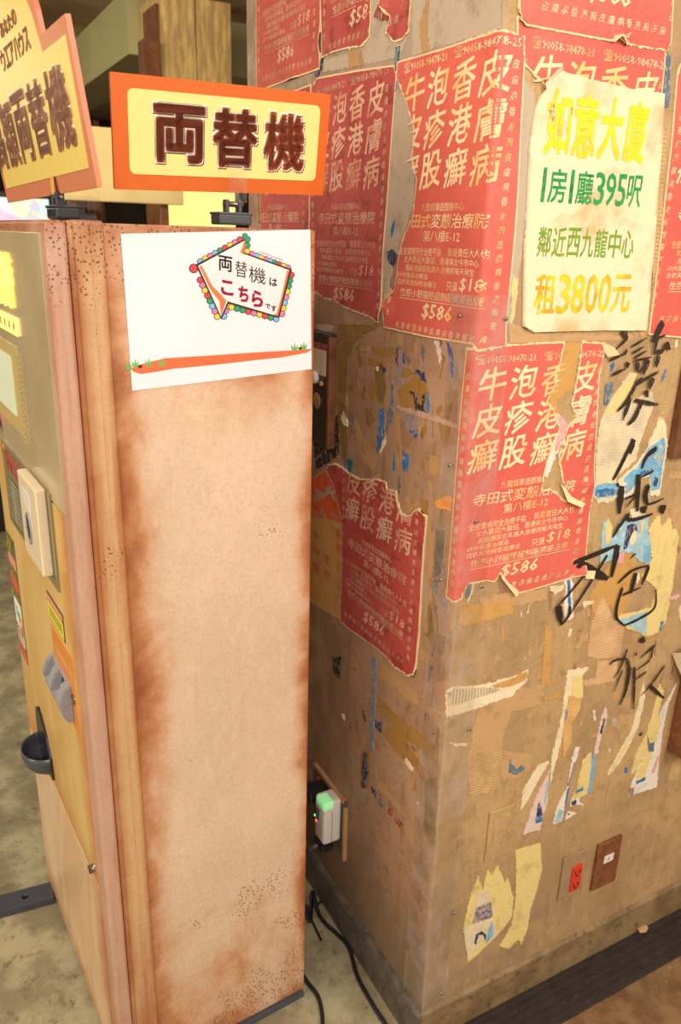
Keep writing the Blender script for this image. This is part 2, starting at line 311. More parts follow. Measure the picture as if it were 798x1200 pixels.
def rough(P,amp,step,seed=0,straight=.05):
    rr=random.Random(seed); out=[]
    for i in range(len(P)):
        a=P[i];b=P[(i+1)%len(P)]; L=math.dist(a,b); n=max(1,int(L/step)); am=amp if L<straight else amp*.22
        nx,ny=-(b[1]-a[1])/(L+1e-9),(b[0]-a[0])/(L+1e-9); out.append(tuple(a))
        for k in range(1,n):
            t=(k+rr.uniform(-.3,.3))/n; d=rr.gauss(0,am); out.append((a[0]+(b[0]-a[0])*t+nx*d,a[1]+(b[1]-a[1])*t+ny*d))
    return out
def inset(P,d):
    s=1 if area2(P)>0 else -1; N=len(P); out=[]
    for i in range(N):
        a,b,c=P[i-1],P[i],P[(i+1)%N]
        l1=math.dist(a,b)+1e-9;l2=math.dist(b,c)+1e-9
        n1=(-(b[1]-a[1])/l1*s,(b[0]-a[0])/l1*s); n2=(-(c[1]-b[1])/l2*s,(c[0]-b[0])/l2*s)
        nx,ny=n1[0]+n2[0],n1[1]+n2[1]; k=max(.5,(nx*nx+ny*ny)/2)
        out.append((b[0]+nx/k*d,b[1]+ny/k*d))
    return out
def polybm(polys,grid=None):
    bm=bmesh.new()
    for P in polys:
        vs=[bm.verts.new((p[0],p[1],0)) for p in P]
        for t in tessellate_polygon([[Vector((p[0],p[1],0)) for p in P]]):
            try: bm.faces.new([vs[i] for i in t])
            except Exception: pass
    if grid: gridcut(bm,grid)
    return bm
def gridcut(bm,g):
    xs=[v.co.x for v in bm.verts];ys=[v.co.y for v in bm.verts]
    if not xs: return
    x0,x1,y0,y1=min(xs),max(xs),min(ys),max(ys); cuts=[]
    k=math.ceil(x0/g)
    while k*g<x1: cuts.append((k*g,0)); k+=1
    if x0<0<x1 or x0<AC: cuts+=[(c,0) for c in (-AC,-AC/2,AC/2,AC) if x0<c<x1]
    k=math.ceil(y0/g)
    while k*g<y1: cuts.append((k*g,1)); k+=1
    for c,ax in cuts:
        bmesh.ops.bisect_plane(bm,geom=bm.verts[:]+bm.edges[:]+bm.faces[:],dist=1e-6,plane_co=(c,0,0) if ax==0 else (0,c,0),plane_no=(1,0,0) if ax==0 else (0,1,0))
def wob(s,t): return .5*math.sin(s*61+t*23)+.5*math.sin(t*47-s*31+1)+.35*math.sin(s*97+t*110+2)
def wrap(bm,off,amp=0,lifts=(),skirt=True):
    """lay a flat (s,t) mesh on the unrolled pillar"""
    if skirt:
        be=[e for e in bm.edges if len(e.link_faces)==1]
        r=bmesh.ops.extrude_edge_only(bm,edges=be)
        for v in r['geom']:
            if isinstance(v,bmesh.types.BMVert): v.co.z=-1
    for v in bm.verts:
        s,t,z=v.co; o=off+amp*(1+wob(s,t))
        for (ls,lt,lr,lh) in lifts:
            d=math.hypot(s-ls,t-lt)/lr
            if d<1: o+=lh*(1-d)**2
        if z<0: o=max(.0001,o-.0005) if (lifts or amp>0) and o>off+3*amp+.001 else .0001
        v.co=wp(s,t,o)
# ---------------------------------------------------------------- lettering
_G={}
BX=((-1,-1),(1,1),(1,-1),(-1,1),(0,-1),(0,1),(-1,0),(1,0))
def glyph(body,bold=0,res=1):
    key=(body,bold,res)
    if key in _G: return _G[key]
    if bold>0:
        V0,F0_,a0=glyph(body,0,res); V=[];F=[]; n=8 if bold>.03 else 4
        for k_ in range(n):
            b=len(V); dx,dy=bold*BX[k_][0]/a0,bold*BX[k_][1]
            V+=[((v[0]+dx+bold/a0)/(1+2*bold/a0),(v[1]+dy+bold)/(1+2*bold)) for v in V0]; F+=[tuple(i+b for i in f) for f in F0_]
        _G[key]=(V,F,a0); return _G[key]
    c=bpy.data.curves.new('t','FONT'); c.body=body; c.resolution_u=res; c.fill_mode='FRONT'
    o=bpy.data.objects.new('t',c); C.objects.link(o); bpy.context.view_layer.update()
    dg=bpy.context.evaluated_depsgraph_get(); me=bpy.data.meshes.new_from_object(o.evaluated_get(dg))
    V=[(v.co.x,v.co.y) for v in me.vertices]; F=[tuple(p.vertices) for p in me.polygons]
    bpy.data.objects.remove(o); bpy.data.meshes.remove(me); bpy.data.curves.remove(c)
    x0=min(v[0] for v in V);x1=max(v[0] for v in V);y0=min(v[1] for v in V);y1=max(v[1] for v in V)
    _G[key]=([((v[0]-x0)/(x1-x0),(v[1]-y0)/(y1-y0)) for v in V],F,(x1-x0)/(y1-y0)); return _G[key]
class Txt:
    def __init__(s): s.V=[];s.F=[]
    def add(s,body,x0,x1,y0,y1,bold=0,skew=0,f=None,rise=0,res=1):
        V,F,_=glyph(body,bold,res); b=len(s.V)
        for (a,c) in V:
            p=(x0+a*(x1-x0)+skew*(c-.5)*(y1-y0),y0+c*(y1-y0)+rise*(a-.5)*(x1-x0)); s.V.append(f(*p) if f else p)
        s.F+=[tuple(i+b for i in q) for q in F]
    def rect(s,x0,x1,y0,y1):
        b=len(s.V); s.V+=[(x0,y0),(x1,y0),(x1,y1),(x0,y1)]; s.F.append((b,b+1,b+2,b+3))
def flat(name,T,mat,fn,parent):
    return obj(name,[fn(*v) for v in T.V],T.F,mat,parent)
GROUPS=[]
def grp(name):
    t=Txt(); GROUPS.append((name,t)); return t
for r,row in enumerate(['牛泡香皮','皮疹港膚','癬股癬病']):
    for c,ch in enumerate(row):
        x=(.028,.088,.150,.212)[c]; y=(.028,.083,.138)[r]; dx=(0.003,0,-.003)[r]
        grp('headline_character').add(ch,x+dx,x+dx+.052,-(y+.050),-y,.012,.08,rise=.12)
for b,x0,x1 in (('☎90058-98478-21',.024,.134),('☎90058-98478-25',.152,.279)): grp('phone_number').add(b,x0,x1,-.0245,-.0095,.006)
grp('arcade_line').add('九龍城寨遊戲機中心',.092,.200,-.221,-.209); grp('clinic_name_line').add('寺田式変態治療院',.040,.252,-.245,-.224,.008,.12)
grp('floor_line').add('第八樓E-12',.102,.196,-.264,-.248)
grp('text_line').add('全皮膚病完全治癒不能',.035,.152,-.285,-.273); grp('text_line').add('我是責任大人也',.168,.257,-.284,-.272)
grp('text_line').add('女人歡迎大歡迎,',.050,.140,-.297,-.286); grp('text_line').add('香港美女今市中心',.150,.244,-.297,-.286)
grp('text_line').add('超級頭部巨乳護人治療院每天発生',.056,.236,-.309,-.299)
grp('text_line').add('69大吹暴治療法',.035,.120,-.320,-.311); grp('text_line').add('白衣天使純色治療法',.036,.145,-.331,-.322)
grp('text_line').add('只須',.170,.198,-.333,-.319); grp('price_lettering').add('$18',.203,.255,-.333,-.312,.006,.15)
g_=grp('underlined_line'); g_.add('性感小野猫終極制服誘惑治療',.045,.253,-.349,-.336,.006,.1); g_.rect(.043,.255,-.3525,-.3515)
grp('price_lettering').add('$586',.110,.189,-.381,-.355,.015,.18)
seq='皮膚病香港癬'
for x in (.009,.268):
    g_=grp('border_lettering')
    for i in range(19): g_.add(seq[i%6],x,x+.011,-(.036+i*.0186+.0115),-(.036+i*.0186),.006,.1)
g_=grp('border_lettering')
for i in range(14): g_.add(seq[i%6],.034+i*.0168,.034+i*.0168+.0115,-.401,-.390,.006,.1)
def place_text(name,T,polys,org,off,amp,lifts,mat,parent,grid,rot=0,kw=1.0):
    V=[];cr,sr=math.cos(rot),math.sin(rot)
    for (x,y) in T.V: V.append((org[0]+x*kw*cr-y*sr,org[1]+x*kw*sr+y*cr))
    keep=[]
    for f in T.F:
        cx=sum(V[i][0] for i in f)/len(f); cy=sum(V[i][1] for i in f)/len(f)
        if any(inpoly(cx,cy,P) for P in polys): keep.append(f)
    if not keep: return
    used=sorted({i for f in keep for i in f}); mp={o:i for i,o in enumerate(used)}
    bm=bmesh.new(); vs=[bm.verts.new((V[i][0],V[i][1],0)) for i in used]
    for f in keep:
        try: bm.faces.new([vs[mp[i]] for i in f])
        except Exception: pass
    xs=[V[i][0] for i in used]
    if grid: gridcut(bm,grid)
    elif min(xs)<AC and max(xs)>-AC:
        for c in (-AC,0,AC): bmesh.ops.bisect_plane(bm,geom=bm.verts[:]+bm.edges[:]+bm.faces[:],dist=1e-6,plane_co=(c,0,0),plane_no=(1,0,0))
    wrap(bm,off,amp,lifts,False)
    bobj(name,bm,mat,parent)
PW,PH=.297,.415
GP='red clinic posters pasted on the pillar'
def red_poster(label,org,off,polys=None,mat='red',ink='ink',lifts=(),holes=None,amp=.0003,rot=0,seed=1,torn=.0011,kw=1.0):
    """org: top-left corner in unrolled wall coordinates"""
    if polys is None:
        a,b=org; polys=[[(a,b),(a+PW*kw,b),(a+PW*kw,b-PH),(a,b-PH)]]
    ps=[P if area2(P)>0 else P[::-1] for P in polys]
    outer=[rough(P,torn,.004,seed) for P in ps]; inner=[rough(inset(P,.0026),torn*.6,.004,seed+50) for P in ps]
    bm=polybm(outer,.02); wrap(bm,off,amp,lifts); root=bobj('clinic_poster',bm,M['edge'],smooth=False); tag(root,label,'poster',GP)
    bm=polybm(inner,.02); wrap(bm,off+.0003,amp,lifts,False); bobj('printed_red_area',bm,M[mat],root)
    for nm,T in GROUPS: place_text(nm,T,inner,org,off+.0006,amp,lifts,M[ink],root,None,rot,kw)
    return root
def px(side,pts,ox=0,oy=0,s=1): return [U(side,ox+x/s,oy+y/s) for x,y in pts]
# ================================================================ SETTING
def strip_wall(name,s0,s1,z0,z1,off,mat,back=.03):
    n=[s0]+[c for c in (-AC,-AC/2,0,AC/2,AC) if s0<c<s1]+[s1]; V=[];F=[]
    for s in n: V.append(wp(s,z0,off)); V.append(wp(s,z1,off))
    for i in range(len(n)-1): F.append((2*i,2*i+2,2*i+3,2*i+1))
    return V,F
V,F=strip_wall('',-.87,0,0,2.58,0,None); b=len(V); V+=[(RC,.87,0),(RC,.87,2.58)]; V[0]=(0,.87,0);V[1]=(0,.87,2.58)
V+=[(.9,.87,0),(.9,.87,2.58)]; F+=[(b+2,b+3,1,0)]
WLo=tag(obj('wall_left',V,F,M['wl']),kind='structure')
V,F=strip_wall('',0,2.2,0,2.58,0,None); WRo=tag(obj('wall_right',V,F,M['wr']),kind='structure')
o=tag(obj('floor',[(-6,-3,0),(5,-3,0),(5,8,0),(-6,8,0)],[(0,1,2,3)],M['floor']),kind='structure')
o=tag(obj('ceiling',[(-6,.9,2.62),(5,.9,2.62),(5,8,2.62),(-6,8,2.62)],[(0,3,2,1)],M['ceil']),kind='structure')
tag(boxo('wall_back',-6,5,8,8.1,0,2.62,M['dark']),kind='structure')
tag(boxo('trim_1',.38,.62,3.31,7.9,2.35,2.619,M['olbeam']),kind='structure')   # ceiling beam
# skirtings
def skirting(name,s0,s1,side,mat,h=.096,d=.012):
    prof=[(0.0002,0.0),(d,0),(d,h-.008),(d-.006,h),(0.0002,h+.001)]
    n=[s0]+[c for c in (-AC,-AC/2,0,AC/2,AC) if s0<c<s1]+[s1]; V=[];F=[]
    for s in n:
        for (o_,z) in prof: V.append(wp(s,z,o_))
    m=len(prof)
    for i in range(len(n)-1):
        for k in range(m-1): F.append((i*m+k,(i+1)*m+k,(i+1)*m+k+1,i*m+k+1))
    F+=[tuple(range(m)),tuple((len(n)-1)*m+k for k in reversed(range(m)))]
    return tag(obj(name,V,F,mat),kind='structure')
skirting('baseboard_left',-.87,0,'L',M['skL']); skirting('baseboard_right',0,2.2,'R',M['skR'],d=.006)
bm=bmesh.new(); box(bm,.012,2.2,-.098,-.0065,.0002,.006,.002)
for i in range(5): box(bm,.014,2.2,-.090+i*.018,-.080+i*.018,.0055,.0075,.0007,1)
tag(bobj('floor_strip',bm,M['rubber']),'ribbed black rubber strip on the floor along the tan wall','floor strip')
# ================================================================ BACKGROUND
tag(boxo('support_post',.355,.425,2.95,3.05,0,2.35,M['wood']),'slim dark brown post beside the plywood column behind the signs','post')
root=empty('plywood_column',Matrix.Translation((.6,3.1,0)),'pale streaky plywood clad column standing far behind the orange sign','column')
for a,b_ in ((.44,.61),(.615,.78)): boxo('plywood_panel',a-.6,b_-.6,-.1,.2,0,2.55,M['bwood'],root,.004)
boxo('side_batten',.425-.6,.438-.6,-.11,.1,0,2.5,M['wood'],root)
root=empty('light_panel',(.56,2.84,0),'glowing yellow panel behind the clip stand of the orange sign','light panel'); boxo('lit_face',-.16,.16,-.02,.02,1.32,1.74,M['lit'],root,.01); boxo('stand',-.16,.16,-.02,.05,0,1.319,M['wood'],root,.005)
root=empty('notice_board',Matrix.Translation((.1,2.5,0)),'plain cream board behind the gap between the two signs','board')
boxo('board_face',-.25,.26,-.02,.0,1.66,1.93,M['bcream'],root,.006); boxo('leg',-.2,-.17,0,.03,0,1.7,M['wood'],root); boxo('leg',.17,.2,0,.03,0,1.7,M['wood'],root)
root=empty('arcade_screen',Matrix.Translation((-.35,3.4,0)),'bright multicoloured arcade screen seen under the house shaped sign','screen')
boxo('housing',-.6,.36,.02,.5,0,1.72,M['blk'],root,.02); boxo('display_glass',-.56,.32,0,.03,1.2,1.69,M['game'],root,.005)
for i,x in enumerate((.14,.27,.40,.53)):
    bm=bmesh.new()
    for j in range(6): box(bm,x-.05+j*.02,x-.035+j*.02,5.0+.01*(j%2),5.03+.01*(j%2),0.0,2.25,.004,1)
    tag(bobj('hanging_curtain',bm,M['curt']),['brown hanging curtain length behind the cream board, leftmost of four','brown hanging curtain length, second from the left behind the cream board','brown hanging curtain length, third from the left behind the cream board','brown hanging curtain length, rightmost of four near the dark post'][i],'curtain','curtains in the dark back area')
tag(boxo('pale_beam',.82,1.25,3.6,3.9,2.36,2.62,M['olbeam'],None,.002),'pale beam piece high up between the plywood column and the pillar','beam')  # short box standing in for a pale beam
# ================================================================ POSTERS
# seams: top-left pair, left pair, wrap-around, lower ones, top-right pair, far right
red_poster('red clinic poster cut by the picture top at the far left edge of the pillar',(-.812,2.252),.0022,mat='redp',ink='ink2',seed=3,lifts=((-.63,1.84,.05,.006),(-.515,1.88,.04,.005)))
P1=px('L',[(376,-50),(377,10),(378,68),(390,62),(408,57),(424,55),(434,44),(436,14),(437,-50)]); P2=px('L',[(450,-50),(447,6),(458,20),(453,38),(463,50),(472,47),(480,38),(483,0),(483,-50)])
red_poster('red clinic poster at the top centre torn through by a bare grey strip',(-.515,2.262),.0014,[P1,P2],'red2','ink2',seed=4,lifts=((-.30,1.89,.03,.008),))
P=px('L',[(315,232),(361,228),(361,330),(300,330),(303,262)])
red_poster('dull red clinic poster mostly hidden behind the orange exchange sign',(-.852,1.822),.0010,[[(-.80,1.73),(-.76,1.815),(-.552,1.818),(-.552,1.41),(-.80,1.41)]],'red2','ink2',seed=5)
P=[(-.551,1.808)]+px('L',[(372,91),(420,82),(463,76),(466,90),(462,140),(455,240),(450,300),(448,350),(446,379),(432,371),(415,365),(404,360),(392,352),(380,350),(371,342)])+[(-.551,1.42)]
red_poster('dark stained red clinic poster on the brown wall right of the orange exchange sign',(-.551,1.818),.0014,[P],'red2','ink2',seed=6,lifts=((-.27,1.42,.03,.004),))
P=px('L',[(468,72),(520,57),(567,41)])+[(0.0,1.807)]+px('R',[(613,42),(613,75)])+px('R',[(604,250),(590,406)])+[(0,1.400)]+px('L',[(556,404),(500,395),(451,384),(453,346),(463,340),(467,322),(468,305),(472,285),(478,270),(485,255),(488,230),(490,212),(484,190),(487,152),(478,120),(466,92)])
red_poster('red clinic poster wrapped around the pillar corner at eye level, left side torn',(-.250,1.812),.0022,[P],'red','ink',seed=7,amp=.0004,lifts=((-.25,1.44,.03,.007),(.047,1.41,.03,.003)))
P=px('L',[(548,408),(540,490),(532,600),(524,700),(532,706)])+px('R',[(541,700),(541,696),(549,684),(566,681),(578,682),(585,672),(592,683),(608,695),(640,686),(684,672),(690,600),(694,580),(697,520),(701,440),(708,408),(703,401),(680,400),(677,430),(672,458),(668,475),(675,487),(664,500),(658,516),(653,535),(657,560),(661,575),(672,590),(660,586),(650,576),(643,572),(634,575),(636,560),(640,540),(650,515),(655,500),(648,480),(640,470),(650,450),(655,425),(661,400),(630,401),(605,403),(575,404)])+[(0,1.404)]
red_poster('bright red clinic poster low on the corner with a torn hole through its middle',(-.024,1.404),.0016,[P],'red','ink',seed=8,lifts=((.262,1.165,.03,.006),(.27,1.40,.03,.008),(.275,1.0,.03,.008)))
T0=(350,530,4.2)
P=px('L',[(150,60),(180,55),(215,70),(265,110),(300,130),(395,130),(435,145),(440,180),(485,190),(490,240),(510,300),(540,312),(560,310),(575,285),(600,275),(640,310),(625,450),(610,680),(600,900),(580,1095),(545,1100),(480,1060),(430,1000),(340,930),(250,870),(210,830),(214,500),(215,330),(180,170),(140,90)],*T0)
red_poster('crimson clinic poster with a ragged torn top low on the brown wall',(-.392,1.213),.0022,[P],'red2','ink2',seed=9,amp=.0005,lifts=((-.25,1.17,.03,.007),(-.10,.80,.04,.010),(-.10,1.12,.02,.005)))
P=px('R',[(606,-60),(605,10),(606,24),(612,31),(658,39),(716,50),(721,44),(728,52),(754,57),(780,61),(784,50),(787,0),(789,-60)])
red_poster('red clinic poster cut by the top edge of the picture above the yellow lettered notice',(.022,2.236),.0034,[P],'red','ink',seed=10,lifts=((.20,1.822,.03,.012),(.03,1.82,.03,.004)))
P=px('R',[(605,18),(603,60),(602,68),(612,76),(622,86),(634,98),(642,110),(640,200),(760,260),(771,150),(779,55),(700,30),(640,22)])
red_poster('red clinic poster peeping out behind the top of the yellow lettered notice',(.022,1.815),.0018,[P],'red','ink',seed=11,lifts=((.075,1.72,.04,.012),))
P=px('R',[(791,88),(785,160),(776,240),(766,330),(758,392),(772,394),(798,396)])+[(.62,1.413),(.62,1.833),(.335,1.833)]
red_poster('red clinic poster cut off by the right edge of the picture',(.333,1.833),.0026,[P],'red','ink',seed=12)
# orange poster behind the crimson one
bm=polybm([rough(px('L',[(20,160),(70,130),(100,105),(140,85),(180,165),(215,330),(214,600),(210,830),(65,740),(20,720)],*T0)[::-1],.0008,.005,3)],.02); wrap(bm,.0009,.0002)
oroot=tag(bobj('orange_poster',bm,M['orange'] if 0 else M['yellow']),'faded orange and yellow poster between the cabinet and the crimson poster','poster')
oroot.data.materials[0]=M['ochre']
k=NT('orange_print'); M['oprint']=k.done(k.mix(k.step(k.noise(30,4),.4,.7),srgb(222,96,40),srgb(196,84,38)),.6)
bm=polybm([px('L',[(22,165),(75,135),(140,92),(178,175),(212,345),(140,325),(65,318),(22,320)],*T0)],.03); wrap(bm,.0012,.0002,(),False); bobj('printed_orange_area',bm,M['oprint'],oroot)
T=Txt()
def wt(T,side,body,q,ox,oy,s,bold=.01):
    a=U(side,ox+q[0]/s,oy+q[1]/s); b=U(side,ox+q[2]/s,oy+q[3]/s); T.add(body,a[0],b[0],b[1],a[1],bold)
wt(T,'L','外',(72,275,105,345),*T0); wt(T,'L','科',(112,262,142,335),*T0); wt(T,'L','診',(158,290,205,340),*T0)
for i in range(7):
    a=U('L',350+(75+i*8)/4.2,530+(250-i*4)/4.2); b=U('L',350+(85+i*8)/4.2,530+(170+i*6)/4.2)
    T.V+= [a,(a[0]+.004,a[1]),(b[0]+.006,b[1]),(b[0],b[1])]; n=len(T.V); T.F.append((n-4,n-3,n-2,n-1))
for (q) in ((135,150,185,240),): wt(T,'L','火',q,*T0,bold=.05)
place_text('pale_lettering',T,[[(-9,-9),(9,-9),(9,9),(-9,9)]],(0,0),.0016,.0002,(),M['pale'],oroot,None)
T=Txt()
for ch,q in (('市',(72,380,108,440)),('政',(72,450,108,520)),('衛',(72,530,108,610)),('香',(185,370,210,430)),('港',(185,440,210,500)),('正',(128,500,160,560)),('宗',(128,570,160,640))):
    T=Txt(); wt(T,'L',ch,q,*T0); place_text('orange_character',T,[[(-9,-9),(9,-9),(9,9),(-9,9)]],(0,0),.0014,.0002,(),M['oprint'],oroot,None)
# cream notice with yellow and green lettering
P=px('R',[(612,300),(615,240),(619,170),(625,128),(637,100),(644,88),(651,84),(700,96),(740,105),(776,110),(770,200),(763,300),(755,387),(700,387),(622,389),(611,382)])
P=P[::-1] if area2(P)<0 else P
YL=((.085,1.765,.045,.014),(.085,1.43,.03,.003)); bm=polybm([rough(P,.0006,.005,21,.09)],.012); wrap(bm,.0042,.0006,YL)
yroot=tag(bobj('rental_notice',bm,M['ypaper'],smooth=True),'cream paper notice with big yellow and green lettering high on the tan wall','notice')
ALL=[[(-9,-9),(9,-9),(9,9),(-9,9)]]
def line(body,s0,s1,t0,t1,mat,name,bold=.02,n=None,wd=None):
    T=Txt(); N=len(body); wd=wd or [1]*N; tot=sum(wd); x=s0
    for ch,q in zip(body,wd):
        w_=(s1-s0)*q/tot; T.add(ch,x+w_*(.30 if ch=='1' else .04),x+w_*(.72 if ch=='1' else .94),t0,t1,bold,res=2); x+=w_
    place_text(name,T,ALL,(0,0),.0047,.0006,YL,M[mat],yroot,.012)
line('如意大廈',.080,.280,1.666,1.748,'yel','yellow_lettering',.030)
line('1房1廳395呎',.082,.286,1.605,1.650,'grn','green_lettering',.012,wd=[.42,1,.42,1,.6,.6,.6,.95])
line('鄰近西九龍中心',.088,.284,1.532,1.573,'olv','olive_lettering',.012)
line('租3800元',.092,.294,1.450,1.508,'yel2','golden_lettering',.016,wd=[1,.62,.62,.62,.62,1])
# ================================================================ TORN PAPER LEFT ON THE WALLS
SEED=[100]
def scrap(side,mat,pts,ox=0,oy=0,s=1,off=.0006,parent=None,name='paper_scrap',lift=0,rg=.0011,amp=0):
    SEED[0]+=1; off+=(SEED[0]%37)*.000010; P=px(side,pts,ox,oy,s)
    if area2(P)<0: P=P[::-1]
    P=rough(P,rg,.004,SEED[0],.2); bm=polybm([P],.03 if (amp or lift) else None)
    L=()
    if lift:
        v=max(P,key=lambda p:p[1]) if lift>0 else min(P,key=lambda p:p[1]); L=((v[0],v[1],.025,abs(lift)),)
    if side=='X': pass
    xs=[p[0] for p in P]
    if min(xs)<AC<max(xs) or min(xs)<-AC<max(xs):
        for c in (-AC,0,AC): bmesh.ops.bisect_plane(bm,geom=bm.verts[:]+bm.edges[:]+bm.faces[:],dist=1e-6,plane_co=(c,0,0),plane_no=(1,0,0))
    wrap(bm,off,amp,L); return bobj(name,bm,M[mat],parent or (WLo if side=='L' else WRo))
def many(side,ox,oy,s,items):
    out=[]
    for it in items:
        mat,pts=it[0],it[1]; kw=it[2] if len(it)>2 else {}
        out.append(scrap(side,mat,pts,ox,oy,s,**kw))
    return out
A=('R',590,770,3.8365); B=('R',520,880,4.8); CC=('R',640,630,5.05); D=('R',690,520,7.389); EE=('R',690,370,7.389); J=('R',460,670,5.7)
def leaflet(label,cat,name,side_c,main,subs):
    side,ox,oy,s=side_c; mat,pts=main; r=scrap(side,mat,pts,ox,oy,s,off=.0012,name=name,amp=.0003); r.parent=None; tag(r,label,cat)
    for it in subs:
        nm,mt,pp=it[:3]; scrap(side,mt,pp,ox,oy,s,off=.0016+(.0004 if len(it)>3 else 0),parent=r,name=nm,rg=.0005,amp=.0003)
    return r
leaflet('tall narrow strip of cream and ochre leaflet left above the embossed blank plate','torn leaflet','torn_leaflet',A,('cream',[(285,60),(380,45),(345,90),(310,110),(300,300),(262,345),(205,580),(212,450),(250,300)]),
  [('ochre_print','yellow',[(305,85),(350,80),(352,175),(335,200),(300,170)]),('newsprint','newso',[(288,170),(345,180),(340,230),(300,300),(300,380),(262,455),(262,335)]),('purple_print','lav',[(275,235),(285,240),(278,275),(268,290)])])
leaflet('torn pinkish leaflet with a dark triangle over a blue block','torn leaflet','torn_leaflet',A,('pinkw',[(208,500),(195,560),(195,640),(160,775),(85,795),(130,660),(160,590)]),
  [('dark_print','navy',[(155,640),(172,700),(171,712),(142,714)]),('blue_print','blue',[(142,714),(173,712),(168,738),(138,744)]),('pale_print','lblue',[(190,560),(200,560),(185,660),(178,650)])])
leaflet('thin torn leaflet strip ending in a pale grey foot beside the triangle leaflet','torn leaflet','torn_leaflet',A,('white',[(322,402),(340,405),(318,470),(290,580),(268,690),(255,740),(218,750),(235,680),(285,580),(305,450)]),
  [('purple_print','lav',[(312,470),(320,475),(290,580),(284,575)]),('pale_print','lblue',[(245,680),(266,690),(252,738),(222,746)]),('blue_print','blue',[(284,585),(292,585),(272,680),(266,680)])])
leaflet('torn leaflet with a small blue block and a long blue printed tail pointing up','torn leaflet','torn_leaflet',A,('yellow',[(392,425),(355,460),(320,600),(300,640),(345,625),(384,610),(392,500)]),
  [('blue_block','blue',[(322,598),(355,582),(352,600),(318,612)]),('blue_print','skyb',[(404,430),(392,480),(382,560),(372,610),(386,614),(402,540),(412,470)])])
leaflet('slim printed paper tail running up from the blue block leaflet','torn leaflet','torn_leaflet',A,('pinkw',[(456,222),(464,260),(440,340),(418,440),(404,430),(420,340),(440,260)]),
  [('blue_print','navy',[(445,272),(454,278),(438,345),(428,340)])])
leaflet('wide pale torn leaflet with blue marks below the last painted character','torn leaflet','torn_leaflet',A,('white',[(775,120),(740,200),(712,330),(695,470),(685,582),(560,625),(575,560),(610,480),(640,410),(700,250)]),
  [('yellow_band','yellow',[(690,250),(705,300),(660,440),(630,540),(600,570),(590,540),(640,410)]),('blue_print','blue',[(592,555),(635,537),(633,552),(593,572)]),('grey_print','slate',[(642,345),(652,385),(665,385),(676,360),(670,422),(645,424)]),('pink_print','pink',[(690,440),(698,445),(672,520),(660,515)]),('purple_print','lav',[(566,590),(585,585),(580,620),(562,622)])])
leaflet('yellow torn strip crossing the pale leaflet below the last painted character','torn leaflet','torn_leaflet',A,('yellow',[(695,120),(718,150),(690,260),(650,380),(600,500),(570,525),(590,440),(640,340),(680,200)]),[])
leaflet('thin forked yellow paper strip left of the wide pale leaflet','torn leaflet','torn_leaflet',A,('cream',[(628,95),(633,180),(600,320),(560,400),(515,480),(468,532),(462,525),(520,420),(570,330),(605,200)]),[('yellow_tip','yellow',[(560,390),(545,410),(500,480),(470,526),(530,410)])])
leaflet('torn leaflet with a small photo and blue stripe low near the pillar corner','torn leaflet','torn_leaflet',B,('yellow',[(190,700),(215,780),(245,665),(265,700),(300,645),(340,740),(355,710),(385,820),(380,930),(330,1000),(290,1040),(180,1150),(130,1190),(108,990),(130,870),(155,790)]),
  [('white_print','newst',[(115,992),(275,940),(292,1038),(232,1085),(205,1060),(180,1090),(135,1180),(112,1060)]),('photo_print','photo',[(178,880),(262,845),(270,930),(155,972)]),('text_block','newst',[(175,805),(200,790),(245,780),(262,845),(178,880)]),('light_blue_print','skyb',[(265,955),(275,1030),(232,1082),(245,1000)],1),('dark_arc','navy',[(165,1080),(175,1030),(205,1010),(232,1030),(230,1065),(215,1030),(190,1030),(175,1085)],1)])
leaflet('broad pale yellow torn paper low on the tan wall beside the photo leaflet','torn leaflet','torn_leaflet',B,('yellow',[(395,565),(440,545),(540,520),(548,670),(515,790),(485,880),(465,1000),(430,1090),(415,1060),(360,1110),(310,1095),(380,980),(385,900),(395,870),(405,680)]),[])
yl=[(771.2,601.2),(774.6,617.4),(783.4,605.3),(786.8,620.8),(790.8,619.5),(794.2,628.3),(786.5,689.4),(778.6,729),(770.7,741),(756.8,745.8),(743,739),(719.2,729),(725,721),(743,717),(762.8,711.2),(766.7,689.4),(758.8,681.5),(750.9,675.5),(758.8,661.7),(763,655.3),(760.4,635),(757.7,621.5)]
leaflet('large bright yellow torn leaflet behind the third painted character','torn leaflet','torn_leaflet',('R',0,0,1),('yellow',yl),[('pale_print','lblue',[(722,727),(742,720),(757,716),(756,744),(744,738)]),('blue_print','blue',[(773,728),(777,727),(774,737),(771,740)])])
leaflet('torn pale blue leaflet with a blue ink portrait under the second painted character','torn leaflet','torn_leaflet',D,('lblue',[(250,680),(320,650),(505,630),(500,760),(530,870),(520,1040),(450,1030),(400,990),(380,940),(300,935),(250,940),(190,1000),(90,1050),(95,900),(115,690),(165,640),(190,700),(185,790),(240,800)]),
  [('yellow_band','yellow',[(130,700),(165,650),(190,710),(175,850),(140,860)]),('portrait_hair','navy',[(320,710),(360,690),(400,695),(412,760),(385,740),(362,780),(340,830),(318,900),(290,915),(305,810)]),('portrait_face','cream',[(362,780),(385,745),(405,770),(400,830),(370,870),(345,880),(345,830)]),('pink_print','pink',[(260,940),(300,930),(285,1030),(235,1035)]),('yellow_strip','yellow',[(440,660),(470,655),(455,760),(440,840)]),('blue_print','skyb',[(470,880),(525,880),(515,1030),(460,1020)])])
